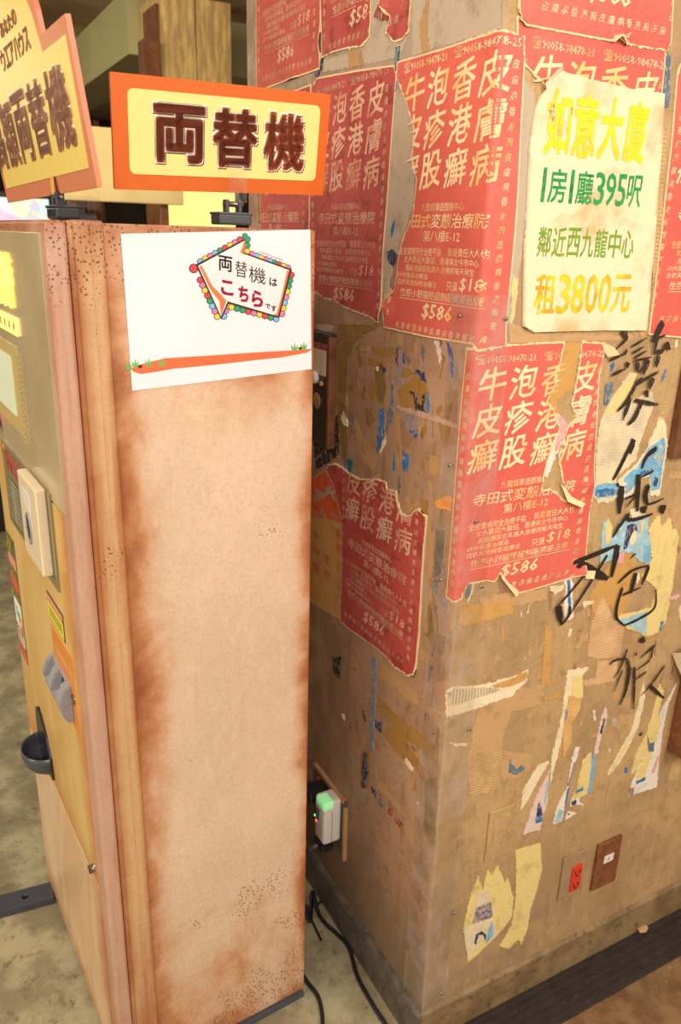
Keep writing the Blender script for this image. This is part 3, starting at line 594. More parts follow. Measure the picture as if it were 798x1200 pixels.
# blue map leaflet in two pieces
Lf=[(340,490),(405,490),(380,560),(330,700),(350,745),(450,690),(540,650),(555,760),(520,860),(480,960),(440,1080),(410,1182)]; Lp=[(690+x/7.389,370+y/7.389) for x,y in Lf]
Lq=[(690+x/7.389,520+y/7.389) for x,y in [(390,150),(300,220),(230,280),(225,330),(245,370),(245,455),(190,500),(65,515),(20,440),(20,390),(45,330),(60,0)]]
Lr=[(690+x/7.389,370+y/7.389) for x,y in [(70,1000),(95,900),(140,800),(200,690),(300,560)]]
mp_=leaflet('pale map leaflet with a blue lower edge beside the torn bright red poster','map leaflet','map_leaflet',('R',0,0,1),('newst',Lp+Lq+Lr),[('blue_band','skyb',[(690+x/7.389,520+y/7.389) for x,y in [(25,400),(60,360),(130,340),(230,340),(240,440),(150,460),(60,470),(35,440)]]),('blue_wash','blue',[(690+x/7.389,520+y/7.389) for x,y in [(60,395),(150,380),(238,400),(236,430),(60,462),(40,430)]],1)])
Rp=[(690+x/7.389,370+y/7.389) for x,y in [(600,900),(632,882),(662,960),(660,1050),(690,1182)]]+[(690+x/7.389,520+y/7.389) for x,y in [(668,20),(640,220),(605,440),(525,452),(512,285),(435,305),(370,430),(310,470),(250,440),(235,350),(260,300),(400,180),(440,120)]]+[(690+x/7.389,370+y/7.389) for x,y in [(490,1150),(550,1000)]]
mq=leaflet('blue map leaflet with white border and the number 400 under the second painted character','map leaflet','map_leaflet',('R',0,0,1),('cream',Rp),[('blue_print','skyb',[(690+x/7.389,520+y/7.389) for x,y in [(500,40),(640,-60),(655,20),(600,395),(530,405),(515,270),(425,290),(360,400),(300,440),(260,380),(300,290),(420,180),(470,110)]]),('dark_print','navy',[(690+x/7.389,520+y/7.389) for x,y in [(560,280),(590,300),(575,370),(545,360)]],1),('dark_print','blue',[(690+x/7.389,520+y/7.389) for x,y in [(430,240),(540,215),(520,260),(440,280)]],1)])
T=Txt(); wt(T,'R','400',(550,85,630,130),690,520,7.389); wt(T,'R','8',(590,10,620,40),690,520,7.389); wt(T,'R','a',(565,165,590,195),690,520,7.389)
place_text('white_lettering',T,ALL,(0,0),.0024,.0003,(),M['white'],mq,None)
leaflet('wide peeled newspaper strip with a cream lower edge at the pillar corner','torn newspaper','torn_newspaper',('R',0,0,1),('cream',[(522.5,812),(530,805),(560,803),(600,793),(618,784),(616,797),(598,816),(560,829),(523,840)]),[('newsprint','newsb',[(524,812),(532,806),(574,805),(586,808),(560,817),(535,825),(524,827)]),('orange_edge','ochre',[(575,803),(600,794),(617,786),(614,797),(596,804),(580,806)])])
leaflet('small white and blue torn slip below the lower edge of the torn bright red poster','torn slip','torn_slip',CC,('white',[(105,250),(150,245),(155,470),(118,490),(103,440)]),[('blue_stripe','blue',[(117,250),(133,248),(140,400),(125,410)])])
# residue: parts of the wall
many(*A,[('beige',[(515,270),(585,255),(580,330),(520,385),(530,300)]),('news',[(510,300),(580,300),(580,340),(525,380)],{'off':.0008}),('news',[(800,360),(770,430),(733,562),(800,540)],{'off':.001}),('beige',[(0,200),(130,160),(170,210),(100,230),(0,250)]),
 ('newsp',[(430,25),(500,15),(510,80),(490,100),(370,130),(360,115),(410,100)],{'off':.0009}),('slate',[(25,455),(20,520),(55,532),(95,500),(80,485),(50,500),(35,485)]),('white',[(400,235),(412,240),(408,290),(400,270)]),('white',[(470,410),(478,420),(472,430)]),
 ('white',[(300,640),(345,625),(335,650),(365,665),(320,665),(298,672)]),('white',[(285,690),(325,700),(300,720),(272,735)]),('navy',[(305,645),(325,645),(322,662),(303,665)],{'off':.001}),('navy',[(285,697),(298,705),(288,712)],{'off':.001}),
 ('cream',[(160,480),(205,470),(150,560),(110,640),(75,690),(85,600),(130,520)]),('cream',[(60,655),(66,660),(50,755),(40,750)]),('blue',[(545,495),(560,495),(552,522),(540,520)]),('navy',[(608,340),(622,338),(620,350),(606,352)]),('ochre',[(178,182),(260,160),(262,180),(180,195)]),('beige',[(770,330),(720,330),(715,350),(760,370),(798,350)])])
many(*B,[('news',[(180,10),(330,0),(310,190),(240,240),(135,245),(160,150)]),('beige',[(330,0),(500,20),(480,100),(420,150),(330,160),(300,130)],{'off':.0004}),('cream',[(405,300),(418,310),(395,420),(388,400)])])
many(*CC,[('newsp',[(330,340),(400,500),(460,520),(430,700),(300,720),(235,700),(260,520),(300,420)]),('newsp',[(300,730),(420,725),(405,850),(230,880),(200,850),(290,830)],{'off':.0008}),('cream',[(210,385),(265,360),(272,378),(215,415)],{'off':.002,'lift':.004}),('beige',[(200,575),(245,560),(240,600),(180,660),(160,650)],{'off':.0015}),
 ('ochre',[(435,90),(500,60),(520,250),(440,480),(400,480),(380,400),(330,380),(400,260)],{'off':.0004}),('cream',[(10,290),(60,270),(100,275),(85,310),(40,340)],{'off':.002,'lift':.006}),('cream',[(95,400),(120,385),(130,470),(110,480)]),('beige',[(235,430),(262,430),(255,470),(240,470)]),('cream',[(780,420),(798,390),(798,500),(785,470)]),('pink',[(730,345),(790,335),(790,350),(735,370)]),('beige',[(780,370),(798,370),(798,380)])])
many(*EE,[('yellow',[(390,495),(405,500),(330,690),(230,830),(160,860),(140,820),(250,640),(330,560)],{'off':.0022}),('slate',[(150,580),(205,580),(190,680),(150,775),(125,770),(130,660)],{'off':.0016}),('blue',[(180,430),(205,400),(215,400),(200,480),(180,490)]),('blue',[(650,470),(672,450),(660,510),(625,570),(628,530)]),('cream',[(740,225),(770,205),(760,270),(735,275)]),('beige',[(690,240),(720,260),(690,330),(660,350)]),('ochre',[(440,130),(480,130),(478,190),(440,195)]),('yellow',[(590,900),(640,830),(600,900),(580,960)])])
many('R',690,520,7.389,[('cream',[(350,570),(420,560),(440,595),(490,600),(450,620),(360,640)],{'off':.0012}),('beige',[(700,240),(798,240),(798,300),(680,300)]),('beige',[(680,560),(798,540),(798,720),(740,730),(700,640)],{'off':.0003})])
many(*J,[('ochre',[(460,230),(640,205),(798,195),(800,280),(600,330),(480,355),(425,340),(450,280)],{'off':.0008}),('slate',[(490,95),(530,75),(510,170),(480,180)]),('cream',[(530,75),(548,70),(500,210),(492,200),(515,150)]),('tan',[(700,60),(790,160),(740,280),(720,270)],{'off':.0004}),('tape',[(375,962),(530,905),(535,925),(375,985)],{'off':.001})])
many('R',0,0,1,[('ochre',[(638,735),(646,735),(643,803),(634,803)]),('beige',[(545,895),(560,830),(600,812),(640,800),(636,815),(600,830),(590,860),(580,920),(550,925)],{'off':.0003}),('cream',[(526,870),(534,872),(547,871),(546,874),(533,875)]),('ochre',[(690,700),(720,650),(730,640),(722,690),(700,740)],{'off':.0003}),
 ('beige',[(765,112),(775,112),(770,200),(764,300),(757,385),(762,300)],{'off':.0008}),('news',[(770,150),(780,150),(772,290),(763,340)],{'off':.0012}),('slate',[(778,60),(785,62),(783,125),(776,125)],{'off':.001}),('pale',[(590,90),(612,90),(626,110),(616,250),(600,380),(594,380)],{'off':.0004}),('beige',[(594,378),(640,392),(740,392),(740,398),(596,402)],{'off':.0006}),('yellow',[(600,320),(606,330),(602,370),(597,380)],{'off':.0008}),
 ('ochre',[(650,402),(680,402),(670,455),(650,470),(655,490),(640,480),(650,440)],{'off':.0006}),('beige',[(560,700),(600,694),(640,690),(640,702),(600,710),(565,712)],{'off':.0005}),('pink',[(640,480),(655,486),(668,500),(655,520),(650,530),(645,500)],{'off':.0009}),('white',[(652,500),(660,510),(640,560),(634,556)],{'off':.0007})])
G=('L',440,390,6.65); I=('L',365,380,7.98); K=('L',350,380,4.2); H=('L',365,770,4.9875)
many(*G,[('tape',[(170,565),(300,595),(420,630),(640,710),(650,755),(400,670),(175,600)],{'off':.001}),('lav',[(180,130),(215,140),(240,300),(215,350),(225,440),(190,460),(180,300)]),('ochreL',[(225,270),(320,310),(250,340),(200,340)],{'off':.0008}),('ochreL',[(180,450),(320,330),(400,390),(410,470),(385,600),(200,575)]),
 ('black',[(270,455),(305,460),(355,570),(370,560),(372,475),(392,470),(385,630),(325,635),(310,540)],{'off':.001}),('navy',[(320,290),(380,295),(400,395),(330,375)],{'off':.0008}),('blue',[(415,450),(425,540),(420,620),(400,640),(403,520)],{'off':.0008}),('slate',[(125,395),(145,420),(150,520),(125,720),(105,700),(120,500)]),('navy',[(170,115),(185,130),(185,270),(160,230)]),('navy',[(225,150),(238,170),(235,240),(218,230)],{'off':.001}),
 ('royal',[(560,70),(580,85),(615,240),(610,355),(595,350),(575,190)]),('pinkw',[(465,60),(500,70),(525,200),(515,280),(480,140)],{'off':.0008}),('ochreL',[(500,140),(550,190),(510,360),(500,350),(520,260)]),('lav',[(235,640),(330,640),(330,830),(240,760)]),('royal',[(270,760),(330,755),(330,775),(275,782)],{'off':.001}),('royal',[(290,790),(330,785),(328,825),(310,815)],{'off':.001}),('blue',[(30,590),(75,600),(70,800),(40,930),(15,940),(28,760)],{'off':.001}),('cream',[(60,850),(105,775),(80,870),(40,945)],{'off':.002,'lift':.004}),
 ('blue',[(150,930),(158,1000),(150,1080),(135,1060)]),('blue',[(215,920),(265,960),(260,1080),(215,1080)]),('beigeL',[(430,950),(470,960),(520,1000),(545,1110),(470,1130),(420,1110)]),('ochreL',[(490,700),(590,740),(555,880),(530,860)]),('beigeL',[(395,680),(340,820),(335,700)]),('tan',[(605,460),(645,440),(640,740),(600,720)]),('beigeL',[(310,20),(345,30),(320,210),(305,150)]),('beigeL',[(155,640),(190,650),(200,900),(175,1080),(150,900)],{'off':.0004}),('tan',[(200,640),(235,700),(300,830),(260,900),(210,860)],{'off':.0004}),('olive',[(0,210),(60,240),(90,420),(60,560),(20,520),(0,400)],{'off':.0003}),
 ('maroon',[(160,150),(185,148),(185,190),(160,195)],{'off':.0012}),('beigeL',[(165,0),(215,0),(210,100),(180,110)])])
many(*I,[('tan',[(345,420),(445,415),(440,590),(425,560),(420,460),(405,600),(395,470)]),('ochreL',[(540,310),(660,350),(640,400),(530,370)]),('ochreL',[(550,545),(610,550),(600,720),(560,690)]),('newsl',[(515,770),(590,850),(600,900),(540,958),(515,900)]),('cream',[(310,810),(335,820),(345,958),(310,940),(285,890)],{'off':.002,'lift':.004}),('maroon',[(630,350),(690,400),(700,440),(650,440)]),('navy',[(670,415),(705,420),(690,460),(655,450)],{'off':.001}),
 ('olive',[(250,0),(340,0),(345,300),(330,650),(250,620)],{'off':.0004}),('newsl',[(340,0),(680,0),(500,90),(400,190),(340,330),(270,330),(280,150)],{'off':.0006}),('beigeL',[(440,220),(550,210),(550,260),(470,250)]),('beigeL',[(330,640),(345,700),(340,780),(318,740)]),('cream',[(610,405),(632,400),(628,440)],{'off':.0025}),('pale',[(50,0),(180,0),(220,20),(190,70),(60,60)],{'off':.0004}),('ochreL',[(560,210),(780,220),(770,290),(660,300),(570,260)],{'off':.0004})])
many(*K,[('orange',[(665,880),(710,855),(755,850),(755,920),(700,905)],{'off':.001}),('teal',[(235,660),(270,665),(265,730),(230,715)]),('beigeL',[(270,450),(330,580),(390,640),(370,730),(300,640)]),('beigeL',[(650,640),(710,700),(710,770),(650,720)]),('beigeL',[(520,850),(570,850),(600,900),(540,930)]),('olive',[(190,360),(235,400),(245,600),(230,700),(205,560)],{'off':.0004}),('black',[(80,460),(200,450),(200,640),(90,720),(76,640)],{'off':.0003}),('beigeL',[(370,740),(400,735),(395,770),(372,760)])])
many(*H,[('bgrey',[(357,5),(385,15),(375,300),(362,560),(345,540),(345,440),(360,250)],{'off':.0012}),('beigeL',[(390,5),(420,40),(550,150),(690,280),(780,350),(775,450),(650,290),(560,250),(480,190),(440,140),(395,130)],{'off':.0008}),('ochreL',[(395,230),(520,360),(640,450),(720,520),(745,480),(740,640),(640,540),(560,490),(480,400),(380,290)],{'off':.0006}),
 ('navy',[(300,310),(325,375),(320,390),(303,350)]),('navy',[(370,370),(412,385),(410,450),(375,410)]),('navy',[(235,375),(238,390),(225,430)]),('ochreL',[(300,540),(345,540),(345,700),(330,770),(285,760),(290,600)],{'off':.0004}),('navy',[(310,560),(330,560),(320,600),(340,680),(325,700),(320,770),(295,765),(300,640)],{'off':.0008}),
 ('navy',[(350,755),(380,790),(380,820),(355,790)]),('slate',[(400,830),(425,850),(425,890),(400,870)]),('maroon',[(455,880),(475,900),(470,935),(450,910)]),('maroon',[(490,940),(520,945),(540,990),(530,1010),(495,970)]),('beigeL',[(375,620),(385,700),(470,800),(550,920),(555,950),(470,850),(380,760)]),
 ('olive',[(670,710),(740,700),(735,900),(720,1100),(690,1080),(660,1000)],{'off':.0004}),('cream',[(560,590),(585,605),(600,650),(595,670),(550,620)],{'off':.0015,'lift':.003}),('beigeL',[(740,150),(780,180),(790,290),(730,270)]),('ochreL',[(480,400),(560,500),(640,620),(680,720),(660,740),(600,640),(500,560),(420,450)],{'off':.0004}),('beigeL',[(540,1010),(640,1110),(660,1150),(600,1110)]),
 ('black',[(120,0),(175,0),(165,130),(135,100)],{'off':.0005}),('white',[(180,330),(195,335),(198,370),(185,360)],{'off':.001}),('cream',[(615,848),(635,850),(625,862)])])
many('L',460,670,5.7,[('newsl',[(215,410),(355,430),(345,550),(330,560),(290,500)]),('beigeL',[(185,510),(285,580),(270,630),(190,590)]),('beigeL',[(370,200),(430,260),(400,400),(365,330)]),('bgrey',[(330,165),(345,170),(375,240),(365,255),(340,225)]),('slate',[(285,50),(305,60),(300,150),(280,140)]),('tan',[(262,60),(280,60),(285,180),(300,300),(270,260)],{'off':.0004}),('beigeL',[(285,740),(380,720),(370,960),(290,900)],{'off':.0005}),('tape',[(280,905),(372,960),(372,985),(285,925)],{'off':.001})])
many('L',350,530,4.2,[('newss',[(680,380),(720,390),(715,480),(700,600),(665,620)],{'off':.0008}),('black',[(670,630),(688,640),(680,700),(668,690)]),('beigeL',[(640,380),(670,400),(660,640),(640,700)],{'off':.0004}),('ochreL',[(600,230),(640,240),(640,330),(610,300)])])
many('L',0,0,1,[('pale',[(466,80),(478,110),(488,150),(486,200),(486,235),(478,262),(462,310),(455,340),(449,378),(450,300),(456,200),(462,120)],{'off':.0012}),('blue',[(461,262),(464,256),(463,272),(459,278)],{'off':.0016}),('navy',[(461,292),(466,298),(462,312),(456,306),(455,295)],{'off':.0016}),('beigeL',[(482,262),(476,280),(474,300),(468,325),(466,312),(470,285)],{'off':.002}),
 ('pale',[(437,-20),(452,-20),(448,10),(456,22),(452,42),(470,52),(480,40),(484,30),(470,66),(420,78),(380,84),(380,70),(425,58),(436,40)],{'off':.0006}),('beigeL',[(408,60),(424,58),(428,76),(410,80)],{'off':.0014}),('navy',[(376,70),(380,68),(377,82),(372,92),(370,88)],{'off':.002}),('teal',[(465,55),(470,54),(468,72),(464,84)],{'off':.002}),('maroon',[(443,12),(449,6),(458,22),(448,24),(440,20)],{'off':.0028,'lift':.006}),
 ('beigeL',[(492,30),(500,0),(504,0),(502,40),(505,60),(495,62)]),('pale',[(484,-20),(588,-20),(588,34),(540,48),(505,58),(484,66)],{'off':.0003}),('newsl',[(303,222),(314,225),(321,262),(304,262)],{'off':.0012}),('blue',[(467,92),(472,88),(470,100),(464,108)],{'off':.0016})])
def residue(side,n,s0,s1,t0,t1,mats,seed,wmax=.02,hmax=.07,off=.00025):
    rr=random.Random(seed); ns={'L':0,'R':0}
    for i in range(n):
        cs,ct=rr.uniform(s0,s1),rr.uniform(t0,t1); w_=rr.uniform(.003,wmax)*rr.choice((.5,1,1)); h_=rr.uniform(.010,hmax)*rr.choice((.35,.7,1)); sl=rr.uniform(-.25,.25)
        N=rr.randint(6,10); P=[]
        for k_ in range(N):
            a=2*PI*k_/N+rr.uniform(-.2,.2); q=rr.uniform(.5,1.1); y=math.sin(a)*h_*.5*q; P.append((cs+math.cos(a)*w_*.5*q+sl*y,ct+y))
        if min(p[0] for p in P)<AC<max(p[0] for p in P) or min(p[0] for p in P)<-AC<max(p[0] for p in P): continue
        P=rough(P,.0012,.0035,seed*100+i,.2); bm=polybm([P]); wrap(bm,off+(i+seed*3)*.0000023,0,()); bobj('paper_scrap',bm,M[rr.choice(mats)],WLo if side=='L' else WRo)
LM=['ochreL','beigeL','tan','beigeL','olive','tan','newsl','lav','beigeL','newss']
residue('L',75,-.40,-.02,1.08,1.41,LM+['slate'],1); residue('L',25,-.40,-.06,.55,.80,LM,2,.03); residue('L',16,-.07,-.01,.70,1.1,LM,3,.03,.12); residue('L',8,-.3,-.02,.3,.5,['beigeL','tan'],5,.01,.02)
RM=['beige','ochre','beige','news','tan','beige','cream','tan']
residue('R',30,.06,.46,.85,1.0,RM,11,.03,.05); residue('R',45,.25,.60,.62,1.38,RM+['pale'],12,.03,.08); residue('R',40,.05,.60,.45,.85,['beige','tan','beige','ochre','news'],13,.03,.04); residue('R',14,.40,.56,.20,.33,['beige','tan'],14,.02,.02)
# curled flaps that stand off the wall
def flap(name,side,pts,mat,parent=None):
    """pts: (x,y,lift)"""
    V=[];
    for (x,y,l) in pts:
        s,t=U(side,x,y); V.append(Vector(wp(s,t,.0015+l)))
    n=len(V); c=sum(V,Vector())/n; nn=Vector((-.001,-.001,0)); W=[v-nn*.4 for v in V]
    F=[(i,(i+1)%n,n) for i in range(n)]; F2=[(n+1+(i+1)%n,n+1+i,2*n+1) for i in range(n)]
    VV=V+[c]+[v+Vector((.0004,.0004,0)) for v in V]+[c+Vector((.0004,.0004,0))]
    return obj(name,VV,F+F2,M[mat],parent)
ps=[o for o in C.objects if o.name.startswith('clinic_poster')]
flap('curled_corner','R',[(703,400,.002),(712,406,.012),(716,414,.016),(708,418,.006),(704,410,.003)],'edge',ps[5])
flap('curled_edge','R',[(655,566,.002),(664,580,.004),(680,588,.010),(674,592,.014),(660,586,.008)],'edge',ps[5])
flap('curled_corner','R',[(686,668,.002),(693,667,.008),(690,676,.010),(683,677,.004)],'edge',ps[5])
flap('curled_edge','R',[(606,695,.002),(585,672,.002),(584,676,.006),(600,697,.008)],'edge',ps[5])
flap('curled_corner','L',[(453,345,.002),(464,336,.010),(466,342,.006),(455,352,.003)],'edge',ps[4])
flap('curled_corner','R',[(721,44,.003),(730,40,.014),(728,52,.004)],'edge',ps[7])
flap('curled_corner','R',[(634,98,.006),(640,84,.020),(646,82,.022),(644,92,.012),(636,110,.006)],'ypaper',yroot)
flap('curled_edge','L',[(429,562,.003),(441,561,.010),(446,558,.008),(440,566,.003)],'edge',ps[6])
# crumpled white paper at the right margin
root=[]
s0=[(735,680,.004),(760,655,.02),(790,635,.012),(800,640,.006),(800,700,.024),(800,815,.008),(775,830,.014),(752,790,.020),(745,740,.010),(770,720,.026)]
V=[Vector(wp(*U('R',640+x/5.05,630+y/5.05),l)) for x,y,l in s0]; c=Vector(wp(*U('R',640+785/5.05,630+750/5.05),.018))
n=len(V)-1; F=[(i,(i+1)%n,n) for i in range(n)]
V2=[v+Vector((0,.0008,0)) for v in V]
cp_=tag(obj('crumpled_paper',V+V2,F+[(f[2]+n+1,f[1]+n+1,f[0]+n+1) for f in F],M['newst']),'crumpled white paper scrap sticking out at the right edge of the picture','paper scrap')
# ================================================================ PAINTED CHARACTERS (brush writing on the wall)
def stroke(ch,side,ox,oy,s,pts,w,parent,off=.0026,mat='paint'):
    P=smoothpts([Vector((*U(side,ox+x/s,oy+y/s),0)) for x,y in pts],5)
    wd=[]; dens=abs(U('R',ox+100/s,oy)[0]-U('R',ox,oy)[0])/100
    n=len(P); V=[];F=[]; ww=w/s*.0021
    rr=random.Random(int(pts[0][0]*7+pts[0][1]))
    for i,p in enumerate(P):
        t=(P[min(i+1,n-1)]-P[max(i-1,0)]); t.normalize(); nn=Vector((-t.y,t.x,0))
        f=(.75+.35*math.sin(PI*min(1,(i+1)/n*1.2)))*(1 if i<n-2 else .75); h=ww*.5*f*(1+rr.uniform(-.12,.12))
        for k_ in (-1,1):
            q=p+nn*h*k_+t*(h*.35*k_ if i in (0,n-1) else 0); V.append(wp(q.x,q.y,off))
    for i in range(n-1): F.append((2*i,2*i+1,2*i+3,2*i+2))
    return V,F
def painted(name,label_mat,groups):
    V=[];F=[]
    for (ox,oy,s,st) in groups:
        for pts,w in st:
            v,f=stroke('', 'R',ox,oy,s,pts,w,None); b=len(V); V+=v; F+=[tuple(i+b for i in q) for q in f]
    # each stroke its own small depth so that crossing strokes never coincide
    return obj(name,V,F,M[label_mat],WRo)
c5=(640,630,5.05); e7=(690,370,7.389); d7=(690,520,7.389)
def sep_strokes(name,groups,mat='paint'):
    V=[];F=[];k_=0
    for (ox,oy,s,st) in groups:
        for pts,w in st:
            v,f=stroke('', 'R',ox,oy,s,pts,w,None,off=.0040+k_*.00006); b=len(V); V+=v; F+=[tuple(i+b for i in q) for q in f]; k_+=1
    return obj(name,V,F,M[mat],WRo)
sep_strokes('painted_mark',[(*c5,[([(150,145),(290,90),(410,40)],22),([(410,40),(400,110),(375,230)],32),([(180,150),(270,200),(355,240)],40),([(350,100),(270,230),(130,450)],14),([(230,200),(130,320),(45,415)],12),([(60,400),(80,510)],30),([(130,400),(120,460),(75,515)],14)])])
sep_strokes('painted_character',[(*c5,[([(520,90),(485,120)],8),([(415,265),(500,190),(600,160)],13),([(595,165),(580,210),(555,275)],20),([(520,205),(505,260),(490,325)],26),([(440,335),(550,290)],12),([(440,290),(410,390),(405,470),(450,515)],15),([(450,515),(540,475),(630,410),(637,300)],13)])])
sep_strokes('painted_character',[(*c5,[([(550,590),(570,615)],32),([(365,745),(400,720),(470,710)],12),([(470,655),(430,760),(390,830)],11),([(465,710),(480,780),(460,900),(425,985)],21),([(440,780),(390,905)],9),([(525,680),(515,690)],20),([(635,630),(550,705)],13),([(620,640),(600,720),(520,780)],12),([(580,790),(510,840)],10),([(510,760),(508,900),(505,1010)],15),([(690,750),(620,850),(550,930)],11),([(600,870),(685,945)],20)])],'paint2')
sep_strokes('painted_character',[(*e7,[([(270,130),(315,195)],35),([(315,190),(215,290)],18),([(160,385),(300,320)],18),([(310,290),(290,340)],20),([(180,510),(300,455)],18),([(320,400),(310,450)],32),([(350,265),(480,190)],13),([(360,320),(455,265)],15),([(375,360),(480,300)],15),([(380,385),(520,355)],14),([(400,400),(400,480)],32),([(490,370),(450,500)],44),([(410,490),(480,400)],15),([(620,50),(580,130),(530,215)],44),([(530,210),(640,165)],22),([(570,200),(540,330)],24),([(560,300),(600,310),(660,240)],26),([(640,230),(680,290)],32),([(580,340),(560,440)],34),([(380,590),(440,530)],22),([(580,480),(440,560),(370,610)],20),([(380,600),(300,740),(225,820)],28),([(530,530),(500,630)],38),([(470,640),(485,700)],28),([(340,700),(270,900)],30),([(370,725),(480,750),(575,765)],24),([(430,750),(370,880),(315,935)],34)])],'paint2')
sep_strokes('painted_character',[(*e7,[([(370,1065),(355,1120),(340,1190)],42),([(570,1140),(530,1190)],24)]),(*d7,[([(345,0),(280,140),(230,240),(190,310)],28),([(565,30),(480,110),(440,210)],30),([(265,360),(255,480),(245,600)],46),([(225,335),(245,370)],15),([(410,260),(405,420),(400,580)],38),([(540,230),(430,290)],15),([(295,470),(420,420)],15),([(390,440),(305,545)],13),([(500,350),(470,440),(490,520)],38),([(490,520),(560,500),(630,465)],15),([(455,535),(460,595)],52),([(620,525),(620,600)],52),([(330,600),(250,700),(185,805)],26),([(310,600),(325,650),(420,640),(530,600)],26)])])
# ================================================================ CORNER GUARD
def sheet(name,s0,s1,z0,z1,off,mat,parent,th=.0012):
    n=[s0]+[c for c in (-AC,-AC/2,0,AC/2,AC) if s0<c<s1]+[s1]; V=[];F=[]
    for s in n:
        for o_ in (off,off+th):
            for z in (z0,z1): V.append(wp(s,z,o_))
    for i in range(len(n)-1):
        a=4*i;b=a+4; F+=[(a+2,b+2,b+3,a+3),(b,a,a+1,b+1),(a+3,b+3,b+1,a+1),(a,b,b+2,a+2)]
    F+=[(0,2,3,1),(4*len(n)-4,4*len(n)-3,4*len(n)-1,4*len(n)-2)]
    return obj(name,V,F,mat,parent)
g=tag(sheet('corner_guard',-.058,.054,.10,1.478,.0052,M['acr'],None),'clear acrylic guard screwed over the corner of the pillar','corner guard')
for side,x,y in (('L',543,370),('R',589,373),('L',531,545),('L',520,679),('R',561,686),('R',547,853),('R',515,1162),('R',555,610),('L',512,858),('R',530,1068)):
    s,t=U(side,x,y); V=[];F=[]
    if abs(s)>.056: s=.048 if s>0 else -.05
    for o_,r in ((.0062,.0032),(.0078,.0026),(.0082,.0012)):
        for k_ in range(10): V.append(wp(s+r*math.cos(k_*PI/5),t+r*math.sin(k_*PI/5),o_))
    for j in range(2):
        for k_ in range(10): F.append((j*10+k_,j*10+(k_+1)%10,(j+1)*10+(k_+1)%10,(j+1)*10+k_))
    F.append(tuple(range(20,30))); obj('screw',V,F,M['steel'],g,True)
# ================================================================ PLATES AND SOCKETS ON THE TAN WALL
def rbox(name,x0,x1,z0,z1,o0,o1,mat,parent=None,bev=.002): return boxo(name,x0,x1,-o1,-o0,z0,z1,mat,parent,bev)
root=empty('wall_socket',(.370,0,.283),'tan painted wall socket plate with a bright red double outlet','wall socket')
rb=lambda nm,x0,x1,z0,z1,o0,o1,mt,bv=.002: boxo(nm,x0-.370,x1-.370,-o1,-o0,z0-.283,z1-.283,mt,root,bv)
rb('cover_plate',.336,.404,.226,.340,0,.005,M['wr']); rb('red_outlet',.3635,.3925,.240,.308,.004,.0085,M['sock'],.003)
for z in (.292,.258):
    for x in (.372,.384): rb('slot',x-.0015,x+.0015,z-.005,z+.004,.008,.0089,M['blk'],0)
    rb('slot',.375,.381,z-.012,z-.008,.008,.0089,M['blk'],0)
root=empty('rusty_plate',(.470,0,.272),'rusty brown wall plate with a small white sticker right of the red outlet','wall plate')
boxo('cover_plate',-.036,.036,-.007,0,-.062,.064,M['rustpl'],root,.003); boxo('sticker',-.013,.015,-.0078,-.0068,.006,.026,M['wplas'],root,.0003)
boxo('curl_mark',-.003,.003,-.0083,-.0077,.012,.019,M['beige'],root,0)
tag(rbox('blank_plate',.120,.190,.420,.538,0,.004,M['wr'],None,.002),'tan painted blank wall plate near the pillar corner','wall plate')
# framed notice cut off by the right side of the picture
root=empty('framed_notice',(.52,0,1.30),'brown wooden frame with an orange poster at the right edge, under the last red poster','framed notice')
for nm,a in (('frame_side',(-.075,-.055,-.105,.105)),('frame_side',(.055,.075,-.105,.105)),('frame_rail',(-.055,.055,-.105,-.085)),('frame_rail',(-.055,.055,.085,.105))): boxo(nm,a[0],a[1],-.016,0,a[2],a[3],M['wood'],root,.002)
boxo('orange_print',-.055,.055,-.006,-.001,-.085,.085,M['orange'],root)
root=empty('shade_block',(.69,0,.62),'added dark brown block standing for shade at the right edge beside the pale torn leaflet','shade block')  # added block standing in for a dark shade on the wall
boxo('block_body',-.085,.12,-.04,0,-.10,.12,M['rustpl'],root,.004); boxo('block_face',-.088,.12,-.046,-.040,-.103,.123,M['rustpl'],root,.003)
# ================================================================ BROWN WALL FITTINGS
def LB(nm,s0,s1,z0,z1,o0,o1,mt,parent,bv=.0015,org=(0,0,0)): return boxo(nm,-o1-org[0],-o0-org[0],-s1-org[1],-s0-org[1],z0-org[2],z1-org[2],mt,parent,bv)
og=(0,.475,1.27); root=empty('control_box',og,'black key switch panel in a rusty frame on the brown wall beside the cabinet','control panel')
LB('panel_plate',-.560,-.436,1.150,1.368,0,.012,M['swp'],root,.002,og); LB('frame_strip',-.438,-.428,1.150,1.372,0,.016,M['wood'],root,.002,og); LB('frame_strip',-.560,-.428,1.368,1.376,0,.016,M['swp'],root,.002,og)
LB('paper_label',-.508,-.448,1.292,1.342,.012,.0128,M['newst'],root,.0002,og); LB('red_lamp_strip',-.512,-.446,1.342,1.354,.012,.0135,M['maroon'],root,.0005,og)
def disc(nm,s,z,r,o0,o1,mt,parent,org,n=20,hole=0):
    V=[];F=[]
    for o_,q in ((o0,r),(o1,r),(o1+.0008,r*.85)):
        for k_ in range(n): V.append((-o_-org[0],-(s)-org[1]+q*math.cos(k_*2*PI/n),z-org[2]+q*math.sin(k_*2*PI/n)))
    for j in range(2):
        for k_ in range(n): F.append((j*n+k_,j*n+(k_+1)%n,(j+1)*n+(k_+1)%n,(j+1)*n+k_))
    F.append(tuple(range(2*n,3*n))); return obj(nm,V,F,mt,parent)
ks=disc('key_switch',-.492,1.284,.0125,.012,.021,M['wplas'],root,og); LB('keyhole',-.4935,-.4905,1.278,1.290,.0215,.0226,M['blk'],ks,0,og)
